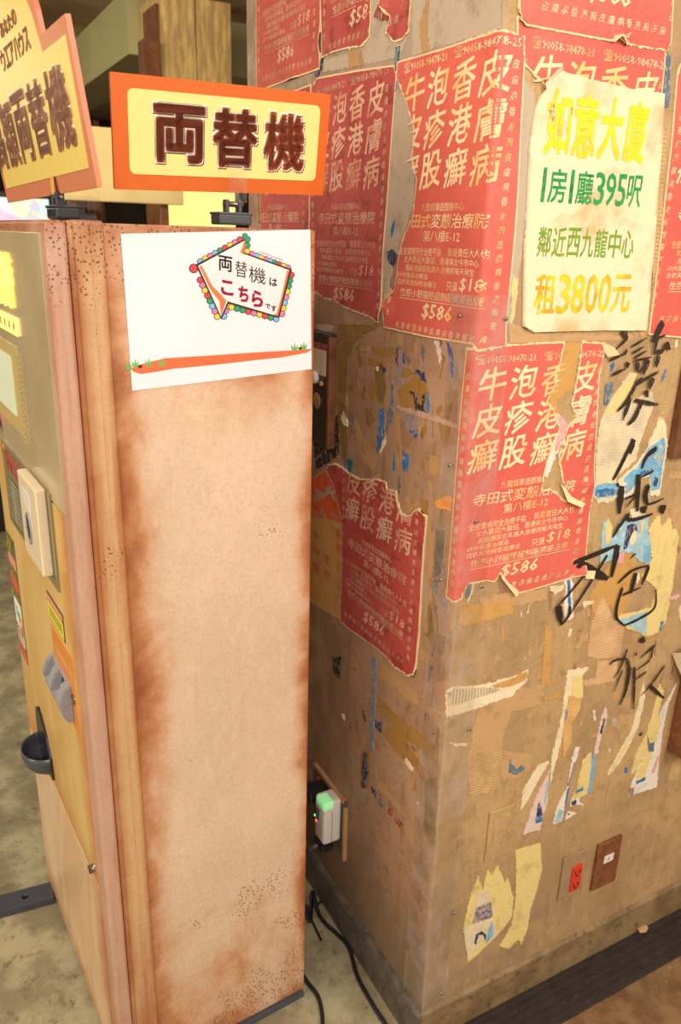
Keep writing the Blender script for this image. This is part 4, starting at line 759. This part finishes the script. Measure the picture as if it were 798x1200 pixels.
disc('brass_stud',-.464,1.276,.005,.012,.016,M['ochre'],root,og); disc('round_button',-.482,1.238,.015,.012,.015,M['beigeL'],root,og); disc('button_rim',-.482,1.238,.0175,.012,.0135,M['steel'],root,og)
# outlet plate with the plugged in adapter
og=(0,.38,.30); root=empty('outlet_plate',og,'brown wall outlet plate with pale edges behind the plugged in adapter','wall outlet')
LB('cover_plate',-.480,-.325,.215,.365,0,.006,M['skL'],root,.001,og); LB('pale_edge',-.328,-.320,.205,.350,0,.009,M['beigeL'],root,.001,og); LB('pale_edge',-.480,-.330,.357,.366,0,.009,M['beigeL'],root,.001,og)
LB('red_outlet',-.455,-.430,.262,.345,.006,.010,M['sock'],root,.001,og)
PA=(402,985)
# the adapter stands about 45 mm off the wall
def Lo(x,y,o_):
    P=hit(x,y,(1,0,0),(-o_,0,0)); return (P.y,P.z)
yz=[Lo(402,930,.02),Lo(402,982,.02)]
og=(0,.364,.308)
root=empty('power_adapter',og,'white plug in power adapter glowing green on top, beside the rusty cabinet','power adapter')
bm=bmesh.new(); box(bm,-.052,-.0065,-.027,.020,-.057,.057,.009,3); ab=bobj('adapter_body',bm,M['wplas'],root,True)
boxo('green_cover',-.0535,-.024,-.0278,.014,.036,.0582,M['gcov'],root,.009,3)
for i in range(6): boxo('vent_slot',-.0530,-.0515,-.004,.014,.024-i*.0055,.0265-i*.0055,M['dgrey'],root,0)
boxo('green_lamp',-.0532,-.0515,.014,.018,-.004,.000,M['ledg'],root); boxo('red_lamp',-.0532,-.0515,.008,.012,-.014,-.010,M['ledr'],root)
boxo('seam_line',-.0315,-.0305,-.0275,-.0266,-.050,.03,M['dgrey'],root,0)
pl=empty('black_plug',(-.03,.43,.335),'black right angled plug going into the wall at the cabinet side of the white adapter','plug')
boxo('plug_body',-.026,.0235,-.030,.012,-.013,.013,M['blk'],pl,.005)
tube('plug_cable',[(-.026,0,0),(-.05,.03,-.01),(-.07,.07,-.06),(-.08,.12,-.2)],.0035,M['blk'],pl)
pl=empty('cable_plug',(-.03,.372,.228),'black plug with a ribbed collar hanging under the white adapter','plug')
boxo('plug_body',-.020,.012,-.022,.016,-.010,.0095,M['blk'],pl,.004); tube('ribbed_collar',[(-.018,.0,-.002),(-.028,.002,-.006),(-.036,.006,-.012)],.006,M['dgrey'],pl)
tube('cable',[(-.036,.006,-.012),(-.055,.02,-.045),(-.060,.03,-.11),(-.045,.05,-.17),(-.03,.06,-.205),(-.028,.02,-.221),(-.035,-.06,-.222)],.0028,M['blk'],pl)
def fl(x,y,r): P=FL(x,y); return (P.x,P.y,r+.0005)
a=[fl(x,y,.0048) for x,y in [(366,1047),(373,1072),(383,1086),(395,1096.5),(409,1113),(418.6,1146),(436.5,1179),(450,1200),(462,1222)]]
tag(tube('power_cable',[(-.10,.40,.16),(-.085,.37,.08),(-.07,.36,.02)]+[(P[0],P[1],P[2]) for P in a],.0048,M['blk']),'thick black cable snaking over the floor below the white adapter','cable')
a=[fl(x,y,.0046) for x,y in [(352,1140),(361,1154),(373,1171),(378,1198),(376,1230)]]
tag(tube('power_cable',a,.0046,M['blk']),'short black cable coming out from under the rusty cabinet','cable')
a=[fl(x,y,.003) for x,y in [(352,1062),(362,1064),(372,1061),(378,1054),(372,1046)]]
tag(tube('thin_cable',a,.003,M['blk']),'thin looped black cable on the floor behind the cabinet edge','cable')
# ================================================================ CABINET
CZ=.06853; F0=Vector((-.55242,.18196,0)); CL=.3973; CW=.622; CH=1.5629
MC=Matrix.Translation(F0)@Matrix.Rotation(CZ,4,'Z'); MCI=MC.inverted()
DX=Vector((math.cos(CZ),math.sin(CZ),0)); DY=Vector((-math.sin(CZ),math.cos(CZ),0))
def S(x,y,off=0): P=MCI@hit(x,y,DY,F0-DY*off); return (P.x,P.z)
def Fr(x,y,off=0): P=MCI@hit(x,y,DX,F0-DX*off); return (P.y,P.z)
cab=empty('exchange_machine',MC,'tall rust weathered cream money exchange machine standing on the floor','machine')
boxo('body',.030,CL,.005,CW,.012,CH-.003,M['side'],cab,.002); boxo('base_plate',.02,CL-.004,-.004,CW,0,.011,M['dgrey'],cab,.001)
boxo('front_frame',.0335,.0745,0,CW+.002,.010,CH,M['frame'],cab,.005,3); boxo('seam_strip',.0275,.0345,.003,CW,.012,CH-.001,M['frame'],cab,.001)
boxo('door',0,.0275,.0005,CW,.014,CH-.001,M['door'],cab,.009,4)
boxo('frame_bead',.0555,.0585,-.0012,.004,.012,CH-.004,M['frame'],cab,.001)
# machine front: panels lie on the door face
up=boxo('display_panel',-.0025,.003,.030,.600,1.158,1.546,M['gold'],cab,.001); lo=boxo('lower_panel',-.0025,.003,.052,.600,.46,1.154,M['fpanel'],cab,.001)
boxo('kick_panel',-.0022,.003,.045,.600,.02,.455,M['kick'],cab,.001)
def fm(v,z,o_=.0032): return (-o_,v,z)
def ftext(name,body,v0,v1,z0,z1,mat,parent,o_=.004,bold=.01,depth=0):
    T=Txt(); n=len(body); w_=(v0-v1)/n
    for i,ch in enumerate(body): T.add(ch,-(v0-i*w_-w_*.04),-(v0-(i+1)*w_+w_*.04),z0,z1,bold)
    V=[(-o_,-x,z) for x,z in T.V]
    if depth:
        bm=bmesh.new(); vs=[bm.verts.new(v) for v in V]
        for f in T.F:
            try: bm.faces.new([vs[i] for i in f])
            except Exception: pass
        r=bmesh.ops.extrude_face_region(bm,geom=bm.faces[:])
        for v in r['geom']:
            if isinstance(v,bmesh.types.BMVert): v.co.x-=depth
        return bobj(name,bm,mat,parent)
    return obj(name,V,T.F,mat,parent)
ftext('lit_lettering','両替',.41,.232,1.432,1.515,M['litg'],up,.004,.012,.002)
for i in range(5):
    v=.2265+i*.036; b_=boxo('lit_square',-.006,-.002,v,v+.031,1.392,1.419,M['litg'],up,.0005); boxo('square_print',-.0068,-.0058,v+.009,v+.022,1.400,1.412,M['halo'],b_,0)
boxo('screen_surround',-.0042,-.002,.262,.56,1.222,1.372,M['halo'],up,.0005)
for i in range(16): boxo('vent_fin',-.0052,-.003,.245,.262,1.215+i*.0095,1.2195+i*.0095,M['halo'],up,0)
boxo('display_screen',-.0062,-.004,.310,.50,1.250,1.350,M['scr'],up,.0005)
disc_=lambda nm,v,z,r,x0,x1,mt,par:tube(nm,[(x0,v,z),((x0+x1)/2,v,z),(x1,v,z)],r,mt,par,16,1)
kn=disc_('round_knob',.50,1.205,.012,-.002,-.028,M['maroon'],up)
# notice plate and card reader
nb=boxo('notice_plate',-.006,-.0025,.110,.500,1.003,1.168,M['plate'],lo,.0006)
ftext('red_lettering','両替機',.47,.26,1.118,1.158,M['redtxt'],nb,.0066,.05); boxo('text_panel',-.0072,-.0058,.255,.455,1.012,1.108,M['olst'],nb,0)
for i in range(9): ftext('small_print','ご利用方法のご案内一二三',.45,.262,1.098-i*.0095,1.1045-i*.0095,M['swhite'],nb,.0078,.0)
rd=boxo('card_reader',-.023,-.006,.128,.262,1.025,1.172,M['cplas'],lo,.005,3); boxo('reader_slot',-.0242,-.0225,.19,.215,1.065,1.105,M['blk'],rd,.0008); tube('slot_ring',[(-.0235,.202+.016*math.cos(a*PI/6),1.086+.026*math.sin(a*PI/6)) for a in range(13)],.0022,M['grey'],rd,6,2); boxo('reader_label',-.0238,-.0228,.18,.225,1.120,1.150,M['wplas'],rd,0)
disc_('plate_bolt',.485,1.155,.007,-.005,-.010,M['ochre'],nb)
# tall sticker
st=boxo('tall_sticker',-.0034,-.0024,.512,.598,.665,.950,M['olst'],lo,0); boxo('red_footer',-.0039,-.0033,.512,.598,.665,.690,M['stred'],st,0)
boxo('picture_area',-.0040,-.0033,.520,.590,.700,.800,M['swhite'],st,0); boxo('red_band',-.0040,-.0033,.516,.594,.880,.905,M['stpink'],st,0); boxo('red_band',-.0040,-.0033,.516,.594,.828,.856,M['stred'],st,0)
ftext('yellow_lettering','注意',.590,.54,.915,.945,M['styel'],st,.0045,.02); ftext('yellow_lettering','ご案内です',.592,.518,.860,.876,M['styel'],st,.0045); ftext('yellow_lettering','一二三四五',.592,.518,.806,.822,M['styel'],st,.0045)
for i,(v,z,mt) in enumerate(((.565,.775,'skyb'),(.545,.765,'b_grn'),(.530,.760,'orange'),(.528,.740,'b_red'))): boxo('picture',-.0046,-.0040,v-.008,v+.008,z-.012,z+.012,M[mt],st,0)
for i in range(4): boxo('text_row',-.0046,-.0040,.524,.586,.735-i*.009,.738-i*.009,M['darkt'],st,0)
# small yellow sticker
ys=boxo('small_sticker',-.0036,-.0024,.110,.222,.912,.962,M['darkt'],lo,0); boxo('yellow_field',-.0042,-.0034,.113,.219,.915,.945,M['styel'],ys,0); boxo('pink_field',-.0042,-.0034,.113,.219,.948,.959,M['stpink'],ys,0)
for i in range(3): boxo('text_row',-.0046,-.0041,.120,.21,.936-i*.006,.9375-i*.006,M['darkt'],ys,0)
# orange patch with grey lines behind the coin slot
k=NT('orange_patch'); M['opatch']=k.done(k.mix(k.noise(20,3),srgb(226,140,52),srgb(214,120,40)),.35)
pa=boxo('orange_patch',-.0034,-.0024,.075,.215,.755,.900,M['opatch'],lo,0)
for i in range(2): boxo('grey_line',-.0040,-.0033,.078,.213,.866-i*.007,.869-i*.007,M['beige'],pa,0)
disc_('lock_cylinder',.088,.818,.009,-.002,-.006,M['steel'],lo)
# grey coin slot: a hood with slanting grooves
def prism(name,prof,v0,v1,mat,parent,bev=.002):
    bm=bmesh.new(); n=len(prof); a=[bm.verts.new((x,v0,z)) for x,z in prof]; b_=[bm.verts.new((x,v1,z)) for x,z in prof]
    bm.faces.new(a); bm.faces.new(b_[::-1])
    for i in range(n): bm.faces.new((a[i],a[(i+1)%n],b_[(i+1)%n],b_[i]))
    if bev: bmesh.ops.bevel(bm,geom=bm.edges[:],offset=bev,segments=2,affect='EDGES')
    return bobj(name,bm,mat,parent)
cs=prism('coin_slot',[(-.002,.768),(-.012,.768),(-.020,.780),(-.022,.800),(-.002,.806)],.098,.228,M['grey'],lo)
for a,b_ in ((.098,.124),(.160,.186),(.214,.228)): prism('coin_guide',[(-.002,.800),(-.022,.799),(-.026,.806),(-.014,.834),(-.002,.838)],a,b_,M['grey'],cs,.002)
prism('slot_back',[(-.002,.800),(-.006,.800),(-.006,.836),(-.002,.838)],.100,.226,M['grey'],cs,.001); boxo('coin_gap',-.0075,-.0055,.138,.150,.804,.830,M['blk'],cs,0)
# black return cup
v0,z0=Fr(50,853); cv=v0-.028; cz_=z0-.024
V=[];F=[];N=14;rows=[(0,1.0),(.014,1.0),(.030,.93),(.043,.74),(.051,.42),(.054,.05)]
for zi,(dz,q) in enumerate(rows):
    for k_ in range(N+1):
        a=PI*k_/N; V.append((-.004-.048*q*math.sin(a),cv-.056*(q if q>.5 else q+.2)*math.cos(a),cz_-dz))
for zi,(dz,q) in enumerate(rows[:5]):
    for k_ in range(N+1):
        a=PI*k_/N; V.append((-.004-(.048*q-.003)*math.sin(a),cv-(.056*q-.003)*math.cos(a),cz_-dz*.92+.0))
m=N+1; nr=len(rows)
for j in range(nr-1):
    for k_ in range(N): F.append((j*m+k_,j*m+k_+1,(j+1)*m+k_+1,(j+1)*m+k_))
b0=nr*m
for j in range(4):
    for k_ in range(N): F.append((b0+j*m+k_+1,b0+j*m+k_,b0+(j+1)*m+k_,b0+(j+1)*m+k_+1))
for k_ in range(N): F.append((k_+1,k_,b0+k_,b0+k_+1))
F.append(tuple(b0+4*m+k_ for k_ in range(m)))
cup=obj('return_cup',V,F,M['dgrey'],lo,True)
bp=[(cv+.056,cz_+.002),(cv+.056,cz_+.040),(cv+.044,cz_+.070),(cv+.024,cz_+.080),(cv+.0,cz_+.070),(cv-.036,cz_+.042),(cv-.060,cz_+.004),(cv-.064,cz_-.046),(cv-.03,cz_-.052),(cv+.03,cz_-.050),(cv+.056,cz_-.03)]
bm=bmesh.new(); a=[bm.verts.new((-.0025,v,z)) for v,z in bp]; b_=[bm.verts.new((-.007,v,z)) for v,z in bp]; bm.faces.new(a[::-1]); bm.faces.new(b_)
for i in range(len(bp)): bm.faces.new((a[i],a[(i+1)%len(bp)],b_[(i+1)%len(bp)],b_[i]))
bobj('cup_back_plate',bm,M['blk'],cup)
bl=disc_('door_bolt',.060,.490,.0075,-.002,-.012,M['steel'],cab)
# ---- white drawing taped to the machine's side
OFFP=.0012
def SP(x,y,o_=0):
    u,z=S(x,y); return (u,.005-.0005-o_,z)
pc=[S(142.5,274),S(365,269),S(366.5,433),S(156,458.5)]
V=[(u,.0045,z) for u,z in pc]+[(u,.0038,z) for u,z in pc]
pap=obj('drawing_sheet',V,[(0,1,2,3),(7,6,5,4),(0,4,5,1),(1,5,6,2),(2,6,7,3),(3,7,4,0)],M['wpap'],None,mw=MC)
tag(pap,'white sheet with a hand drawn arrow bordered by coloured beads on the machine side','paper sign')
def dpoly(name,pts,mat,layer,ox=200,oy=265,s=4.9875,parent=pap):
    P=[S(ox+x/s,oy+y/s) for x,y in pts]; V=[Vector((u,z,0)) for u,z in P]
    F=[tuple(t) for t in tessellate_polygon([V])]; return obj(name,[(u,.0038-.00022*layer,z) for u,z in P],F,M[mat],parent)
def dline(pts,w,ox=200,oy=265,s=4.9875,sm=4):
    P=[Vector((*S(ox+x/s,oy+y/s),0)) for x,y in pts]; P=smoothpts(P,sm) if len(P)>2 else P; V=[];F=[];h=w/s*.00068
    for i,p in enumerate(P):
        t=(P[min(i+1,len(P)-1)]-P[max(i-1,0)]).normalized(); n=Vector((-t.y,t.x,0))*h; V+=[p+n,p-n]
    for i in range(len(P)-1): F.append((2*i,2*i+1,2*i+3,2*i+2))
    return V,F
def dlines(name,ls,mat,layer,**kw):
    V=[];F=[]
    for pts,w in ls:
        v,f=dline(pts,w,**kw); b=len(V); V+=[(q.x,.0038-.00022*layer,q.y) for q in v]; F+=[tuple(i+b for i in g_) for g_ in f]
    return obj(name,V,F,M[mat],pap)
arrow=[(437,85),(412,155),(700,258),(632,528),(338,440),(300,530),(165,232)]
bead=[]
def along(a,b,n,out):
    for i in range(n): t=(i+.5)/n; out.append((a[0]+(b[0]-a[0])*t,a[1]+(b[1]-a[1])*t))
E1=[]; along((165,215),(425,72),9,E1); along((455,60),(452,165),3,E1); along((470,160),(705,250),9,E1); along((716,270),(652,530),8,E1); along((640,548),(345,470),9,E1); along((335,480),(312,545),2,E1); along((285,545),(170,300),8,E1); E1+=[(140,248),(440,58)]
cols=['b_blu','b_pnk','b_grn','b_yel','b_red','b_pnk','b_grn','b_yel']
for i,(x,y) in enumerate(E1):
    r=17 if i<len(E1)-2 else (24 if i==len(E1)-2 else 15)
    c_=[(x+r*1.18*math.cos(a*PI/6),y+r*1.18*math.sin(a*PI/6)) for a in range(12)]; d_=[(x+r*.92*math.cos(a*PI/6),y+r*.92*math.sin(a*PI/6)) for a in range(12)]
    q=dpoly('drawn_bead',c_,'outl',1); dpoly('bead_colour',d_,cols[[0,1,2,3,4,2,1,3,0,4,1,2,3][(i*7)%13]] if r!=24 else 'b_red',2,parent=q)
dpoly('arrow_outline',[(440,72),(425,150),(715,252),(640,540),(345,455),(302,548),(150,225)],'outl',3)
dpoly('arrow_face',arrow,'arrow',4)
dpoly('arrow_orange_edge',[(437,85),(412,155),(428,162),(440,120)],'rorange',5); dpoly('arrow_orange_edge',[(170,232),(186,232),(245,345),(320,425),(330,438),(300,530),(290,440),(235,370)],'rorange',5); dpoly('arrow_orange_edge',[(685,262),(700,258),(632,528),(605,520),(625,510),(655,400)],'rorange',5)
def dtext(name,items,mat,layer=6):
    T=Txt(); V=[];F=[]
    for ch,x0,y0,x1,y1,bold in items:
        G_,Fg,_=glyph(ch,bold,2); b=len(V)
        for (a,c) in G_:
            u,z=S(200+(x0+a*(x1-x0))/4.9875,265+(y1-c*(y1-y0)+(a-.5)*(x1-x0)*.18)/4.9875); V.append((u,.0038-.00022*layer,z))
        F+=[tuple(i+b for i in f) for f in Fg]
    return obj(name,V,F,M[mat],pap)
dtext('black_lettering',[('両',283,175,365,265,.02),('替',382,205,452,300,0),('機',462,240,560,335,0),('は',582,303,628,352,.02)],'outl')
dtext('small_black_lettering',[('で',556,455,588,482,.03),('す',592,465,622,500,.03)],'outl')
dtext('pink_lettering',[('こ',298,318,372,405,.05),('ち',400,352,460,445,.045),('ら',478,378,545,475,.045)],'pinkl')
dtext('small_pink_lettering',[('WANWAN',520,140,660,205,0)][:0] or [('-',520,150,524,152,0)],'pinkl')
dlines('scribbled_line',[([(520,150),(560,160),(600,178),(660,198)],3)],'b_pnk',6)
# the orange ground, tufts of grass and a pebble (the drawn figure itself is left out)
dpoly('drawn_ground',[(-108,450),(-60,430),(60,400),(300,385),(520,370),(700,360),(790,352),(760,372),(640,395),(500,410),(330,430),(100,452),(0,470),(-60,478),(-96,466)],'groundo',1,ox=180,oy=325,s=4.2)
for gx,gy in ((-85,425),(-118,440),(45,420),(700,345),(745,338),(-20,420)):
    dpoly('drawn_grass',[(gx-14,gy+18),(gx-18,gy-12),(gx-6,gy+4),(gx,gy-24),(gx+5,gy+3),(gx+16,gy-14),(gx+12,gy+18)],'grass',2,ox=180,oy=325,s=4.2)
dpoly('drawn_pebble',[(715,352),(722,345),(735,346),(738,354),(725,358)],'outl',2,ox=180,oy=325,s=4.2); dpoly('drawn_pebble',[(-75,440),(-65,432),(-52,436),(-52,446),(-66,450)],'outl',2,ox=180,oy=325,s=4.2)
# ================================================================ SIGNS
def rrect(x0,x1,y0,y1,r,n=5):
    P=[]
    for cx,cy,a0 in ((x1-r,y1-r,0),(x0+r,y1-r,90),(x0+r,y0+r,180),(x1-r,y0+r,270)):
        for i in range(n+1): a=math.radians(a0+90*i/n); P.append((cx+r*math.cos(a),cy+r*math.sin(a)))
    return P
def slab(name,P,y0,y1,mat,parent,bev=0):
    bm=bmesh.new(); T=tessellate_polygon([[Vector((x,z,0)) for x,z in P]]); a=[bm.verts.new((x,y0,z)) for x,z in P]; b=[bm.verts.new((x,y1,z)) for x,z in P]
    for t in T: bm.faces.new([a[i] for i in t]); bm.faces.new([b[i] for i in reversed(t)])
    n=len(P)
    for i in range(n): bm.faces.new((a[i],a[(i+1)%n],b[(i+1)%n],b[i]))
    return bobj(name,bm,mat,parent)
def letters(name,items,y,mat,parent,dx=0,dz=0,depth=.0006):
    bm=bmesh.new()
    for ch,x0,x1,z0,z1,bold in items:
        V,F,_=glyph(ch,bold,2); vs=[bm.verts.new((x0+a*(x1-x0)+dx,y,z0+c*(z1-z0)+dz)) for a,c in V]
        for f in F:
            try: bm.faces.new([vs[i] for i in f])
            except Exception: pass
    r=bmesh.ops.extrude_face_region(bm,geom=bm.faces[:])
    for v in r['geom']:
        if isinstance(v,bmesh.types.BMVert): v.co.y+=depth
    return bobj(name,bm,mat,parent)
# orange exchange sign: local x right, z up, y away from the viewer
yaw,tilt,sw,sh,roll=.0708,-.1646,.3232,.1377,.0253
base=Vector((-.2924,.2299,1.6068)); a_=Vector((math.cos(yaw),math.sin(yaw),0)); n_=Vector((math.sin(yaw),-math.cos(yaw),0)); u_=Vector((0,0,1))*math.cos(tilt)-n_*math.sin(tilt)
ax=a_*math.cos(roll)+u_*math.sin(roll); az=-a_*math.sin(roll)+u_*math.cos(roll); ay=az.cross(ax)
MS=Matrix(((ax.x,ay.x,az.x,base.x),(ax.y,ay.y,az.y,base.y),(ax.z,ay.z,az.z,base.z),(0,0,0,1)))
sg=empty('exchange_sign',MS,'orange bordered cream sign with large brown lettering clipped on top of the machine','sign')
h=sw/2
slab('sign_board',rrect(-h,h,0,sh,.002),0,.005,M['sorange'],sg); slab('cream_panel',rrect(-h+.021,h-.016,.020,sh-.016,.008),-.0008,.0005,M['scream'],sg)
it=[('両',-h+.168*sw,-h+.395*sw,.262*sh,.78*sh,.040),('替',-h+.428*sw,-h+.640*sw,.245*sh,.79*sh,.034),('機',-h+.672*sw,-h+.880*sw,.235*sh,.79*sh,.030)]
itw=[(c_,a-.0022,b_+.0014,z0-.0014,z1+.0022,q+.022) for c_,a,b_,z0,z1,q in it]
letters('letter_drop_shade',itw,-.0012,M['sbrown'],sg,.0016,-.0016); letters('white_letter_edge',itw,-.0018,M['swhite'],sg); letters('brown_lettering',it,-.0026,M['sbrown'],sg)
# clip stand of the orange sign (stands on the machine top)
def clip_stand(mw,label,dark=M['clip']):
    r=empty('clip_stand',mw,label,'sign clip')
    boxo('clip_base',-.027,.024,-.010,.022,0,.015,dark,r,.003); boxo('base_lid',-.028,.025,-.011,.023,.0135,.017,dark,r,.001)
    for x in (-.012,.008): boxo('clip_lug',x-.003,x+.003,-.006,.006,.016,.034,dark,r,.002)
    tube('hinge_pin',[(-.016,0,.028),(0,0,.028),(.014,0,.028)],.004,M['steel'],r,10,1)
    return r
zt=CH
uS,_=S(262,250); cl=clip_stand(MC@Matrix.Translation((.268,.017,zt+.0003)),'dark grey clip stand holding the orange bordered sign')
boxo('clear_grip',-.014,.013,-.017,-.0158,.030,.080,M['acr'],cl,.0004); boxo('clear_grip',-.012,.011,.004,.0052,.030,.046,M['acr'],cl,.0004)
# house shaped sign above the machine front
LW_=.5144; HH=.168
O2=Vector((-.5126,.0497,1.596)); q1,q2,q3=.0714,.1232,.0124
e_=Vector((math.sin(q1),-math.cos(q1),0)); n_=Vector((-math.cos(q1),-math.sin(q1),0)); u_=Vector((0,0,1))*math.cos(q2)+n_*math.sin(q2)
ex=e_*math.cos(q3)+u_*math.sin(q3); ez=-e_*math.sin(q3)+u_*math.cos(q3); ey=ez.cross(ex); B0=O2-ex*LW_
M2=Matrix(((ex.x,ey.x,ez.x,B0.x),(ex.y,ey.y,ez.y,B0.y),(ex.z,ey.z,ez.z,B0.z),(0,0,0,1)))
hs=empty('house_sign',M2,'cream sign with a domed top and shaded orange border leaning over the machine front','sign')
def dome(m):
    P=[(m*.95,m),(LW_-m*.9,m),(LW_-m*.5,HH-m*.8),(LW_-.107-m*.35,HH-m*.8)]
    for i in range(1,18):
        a=PI*i/18; P.append((LW_/2+(LW_/2-.107-m*.7)*math.cos(a),HH-m*.8+(.095)*math.sin(a)**.75))
    return P+[(.107+m*.35,HH-m*.8),(m*.95,HH-m*.8)]
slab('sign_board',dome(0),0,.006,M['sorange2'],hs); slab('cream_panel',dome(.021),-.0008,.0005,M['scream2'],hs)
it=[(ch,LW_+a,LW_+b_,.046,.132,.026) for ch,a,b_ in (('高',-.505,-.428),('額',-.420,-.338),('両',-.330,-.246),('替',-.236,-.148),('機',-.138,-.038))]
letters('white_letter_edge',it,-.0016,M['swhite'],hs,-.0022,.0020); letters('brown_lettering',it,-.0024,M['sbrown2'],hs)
e2=(LW_-.337,LW_-.158); e1=(LW_-.303,LW_-.200); zz=(.163,.187); z3=(.197,.214)
def spread(s_,x0,x1,z0,z1,b): w_=(x1-x0)/len(s_); return [(c,x0+i*w_+w_*.05,x0+(i+1)*w_-w_*.05,z0,z1,b) for i,c in enumerate(s_)]
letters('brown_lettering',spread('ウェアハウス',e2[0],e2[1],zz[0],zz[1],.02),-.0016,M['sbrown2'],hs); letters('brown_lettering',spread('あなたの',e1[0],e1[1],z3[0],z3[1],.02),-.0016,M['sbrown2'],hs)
c2_=clip_stand(MC@Matrix.Translation((.030,.045,zt+.0003))@Matrix.Rotation(-PI/2,4,'Z'),'black clip stand holding the domed sign at the machine front corner',M['blk'])
boxo('clear_grip',-.008,.008,-.006,-.005,.030,.052,M['ochre'],c2_,.0004)
root=empty('spare_clip',MC@Matrix.Translation((.09,.16,zt+.0003)),'small unused clip with a clear plate on the machine top','sign clip')
boxo('clip_base',-.02,.02,-.01,.01,0,.010,M['clip'],root,.002); boxo('clear_plate',-.028,.028,-.001,.001,.016,.034,M['acr'],root,.0004); boxo('clip_lug',-.004,.004,-.004,.004,.008,.02,M['clip'],root,.001)
# ================================================================ FLOOR THINGS
a=FL(-20,1052); b=FL(64,1030); c=FL(60,1066); dirv=(Vector((b.x,b.y,0))-Vector((a.x,a.y,0))).normalized(); 
ang=math.atan2(dirv.y,dirv.x); Lb=.42
mid=FL(54,1062); MB_=Matrix.Translation((mid.x,mid.y,0))@Matrix.Rotation(ang,4,'Z')
root=empty('steel_bar',MB_,'dark steel bar with round holes on the floor beside the machine','bar')
bm=bmesh.new(); box(bm,-Lb,.02,0,.055,.0003,.02,.0015); bobj('bar_body',bm,M['dgrey'],root)
for i in range(5): tube('bolt_hole',[(-.045-i*.075,.028,.0195),(-.045-i*.075,.028,.0202),(-.045-i*.075,.028,.0206)],.008,M['blk'],root,14,1)
p=FL(752,1093); V=[];rr=random.Random(4)
bm=bmesh.new(); bmesh.ops.create_icosphere(bm,subdivisions=2,radius=.010)
for v in bm.verts: v.co*=rr.uniform(.6,1.15); v.co.z=max(-.004,v.co.z*.5); v.co.x*=1.7
db=bobj('paper_crumb',bm,M['beige']); db.location=(p.x,p.y,.012); tag(db,'small crumpled crumb lying on the black rubber strip','debris')
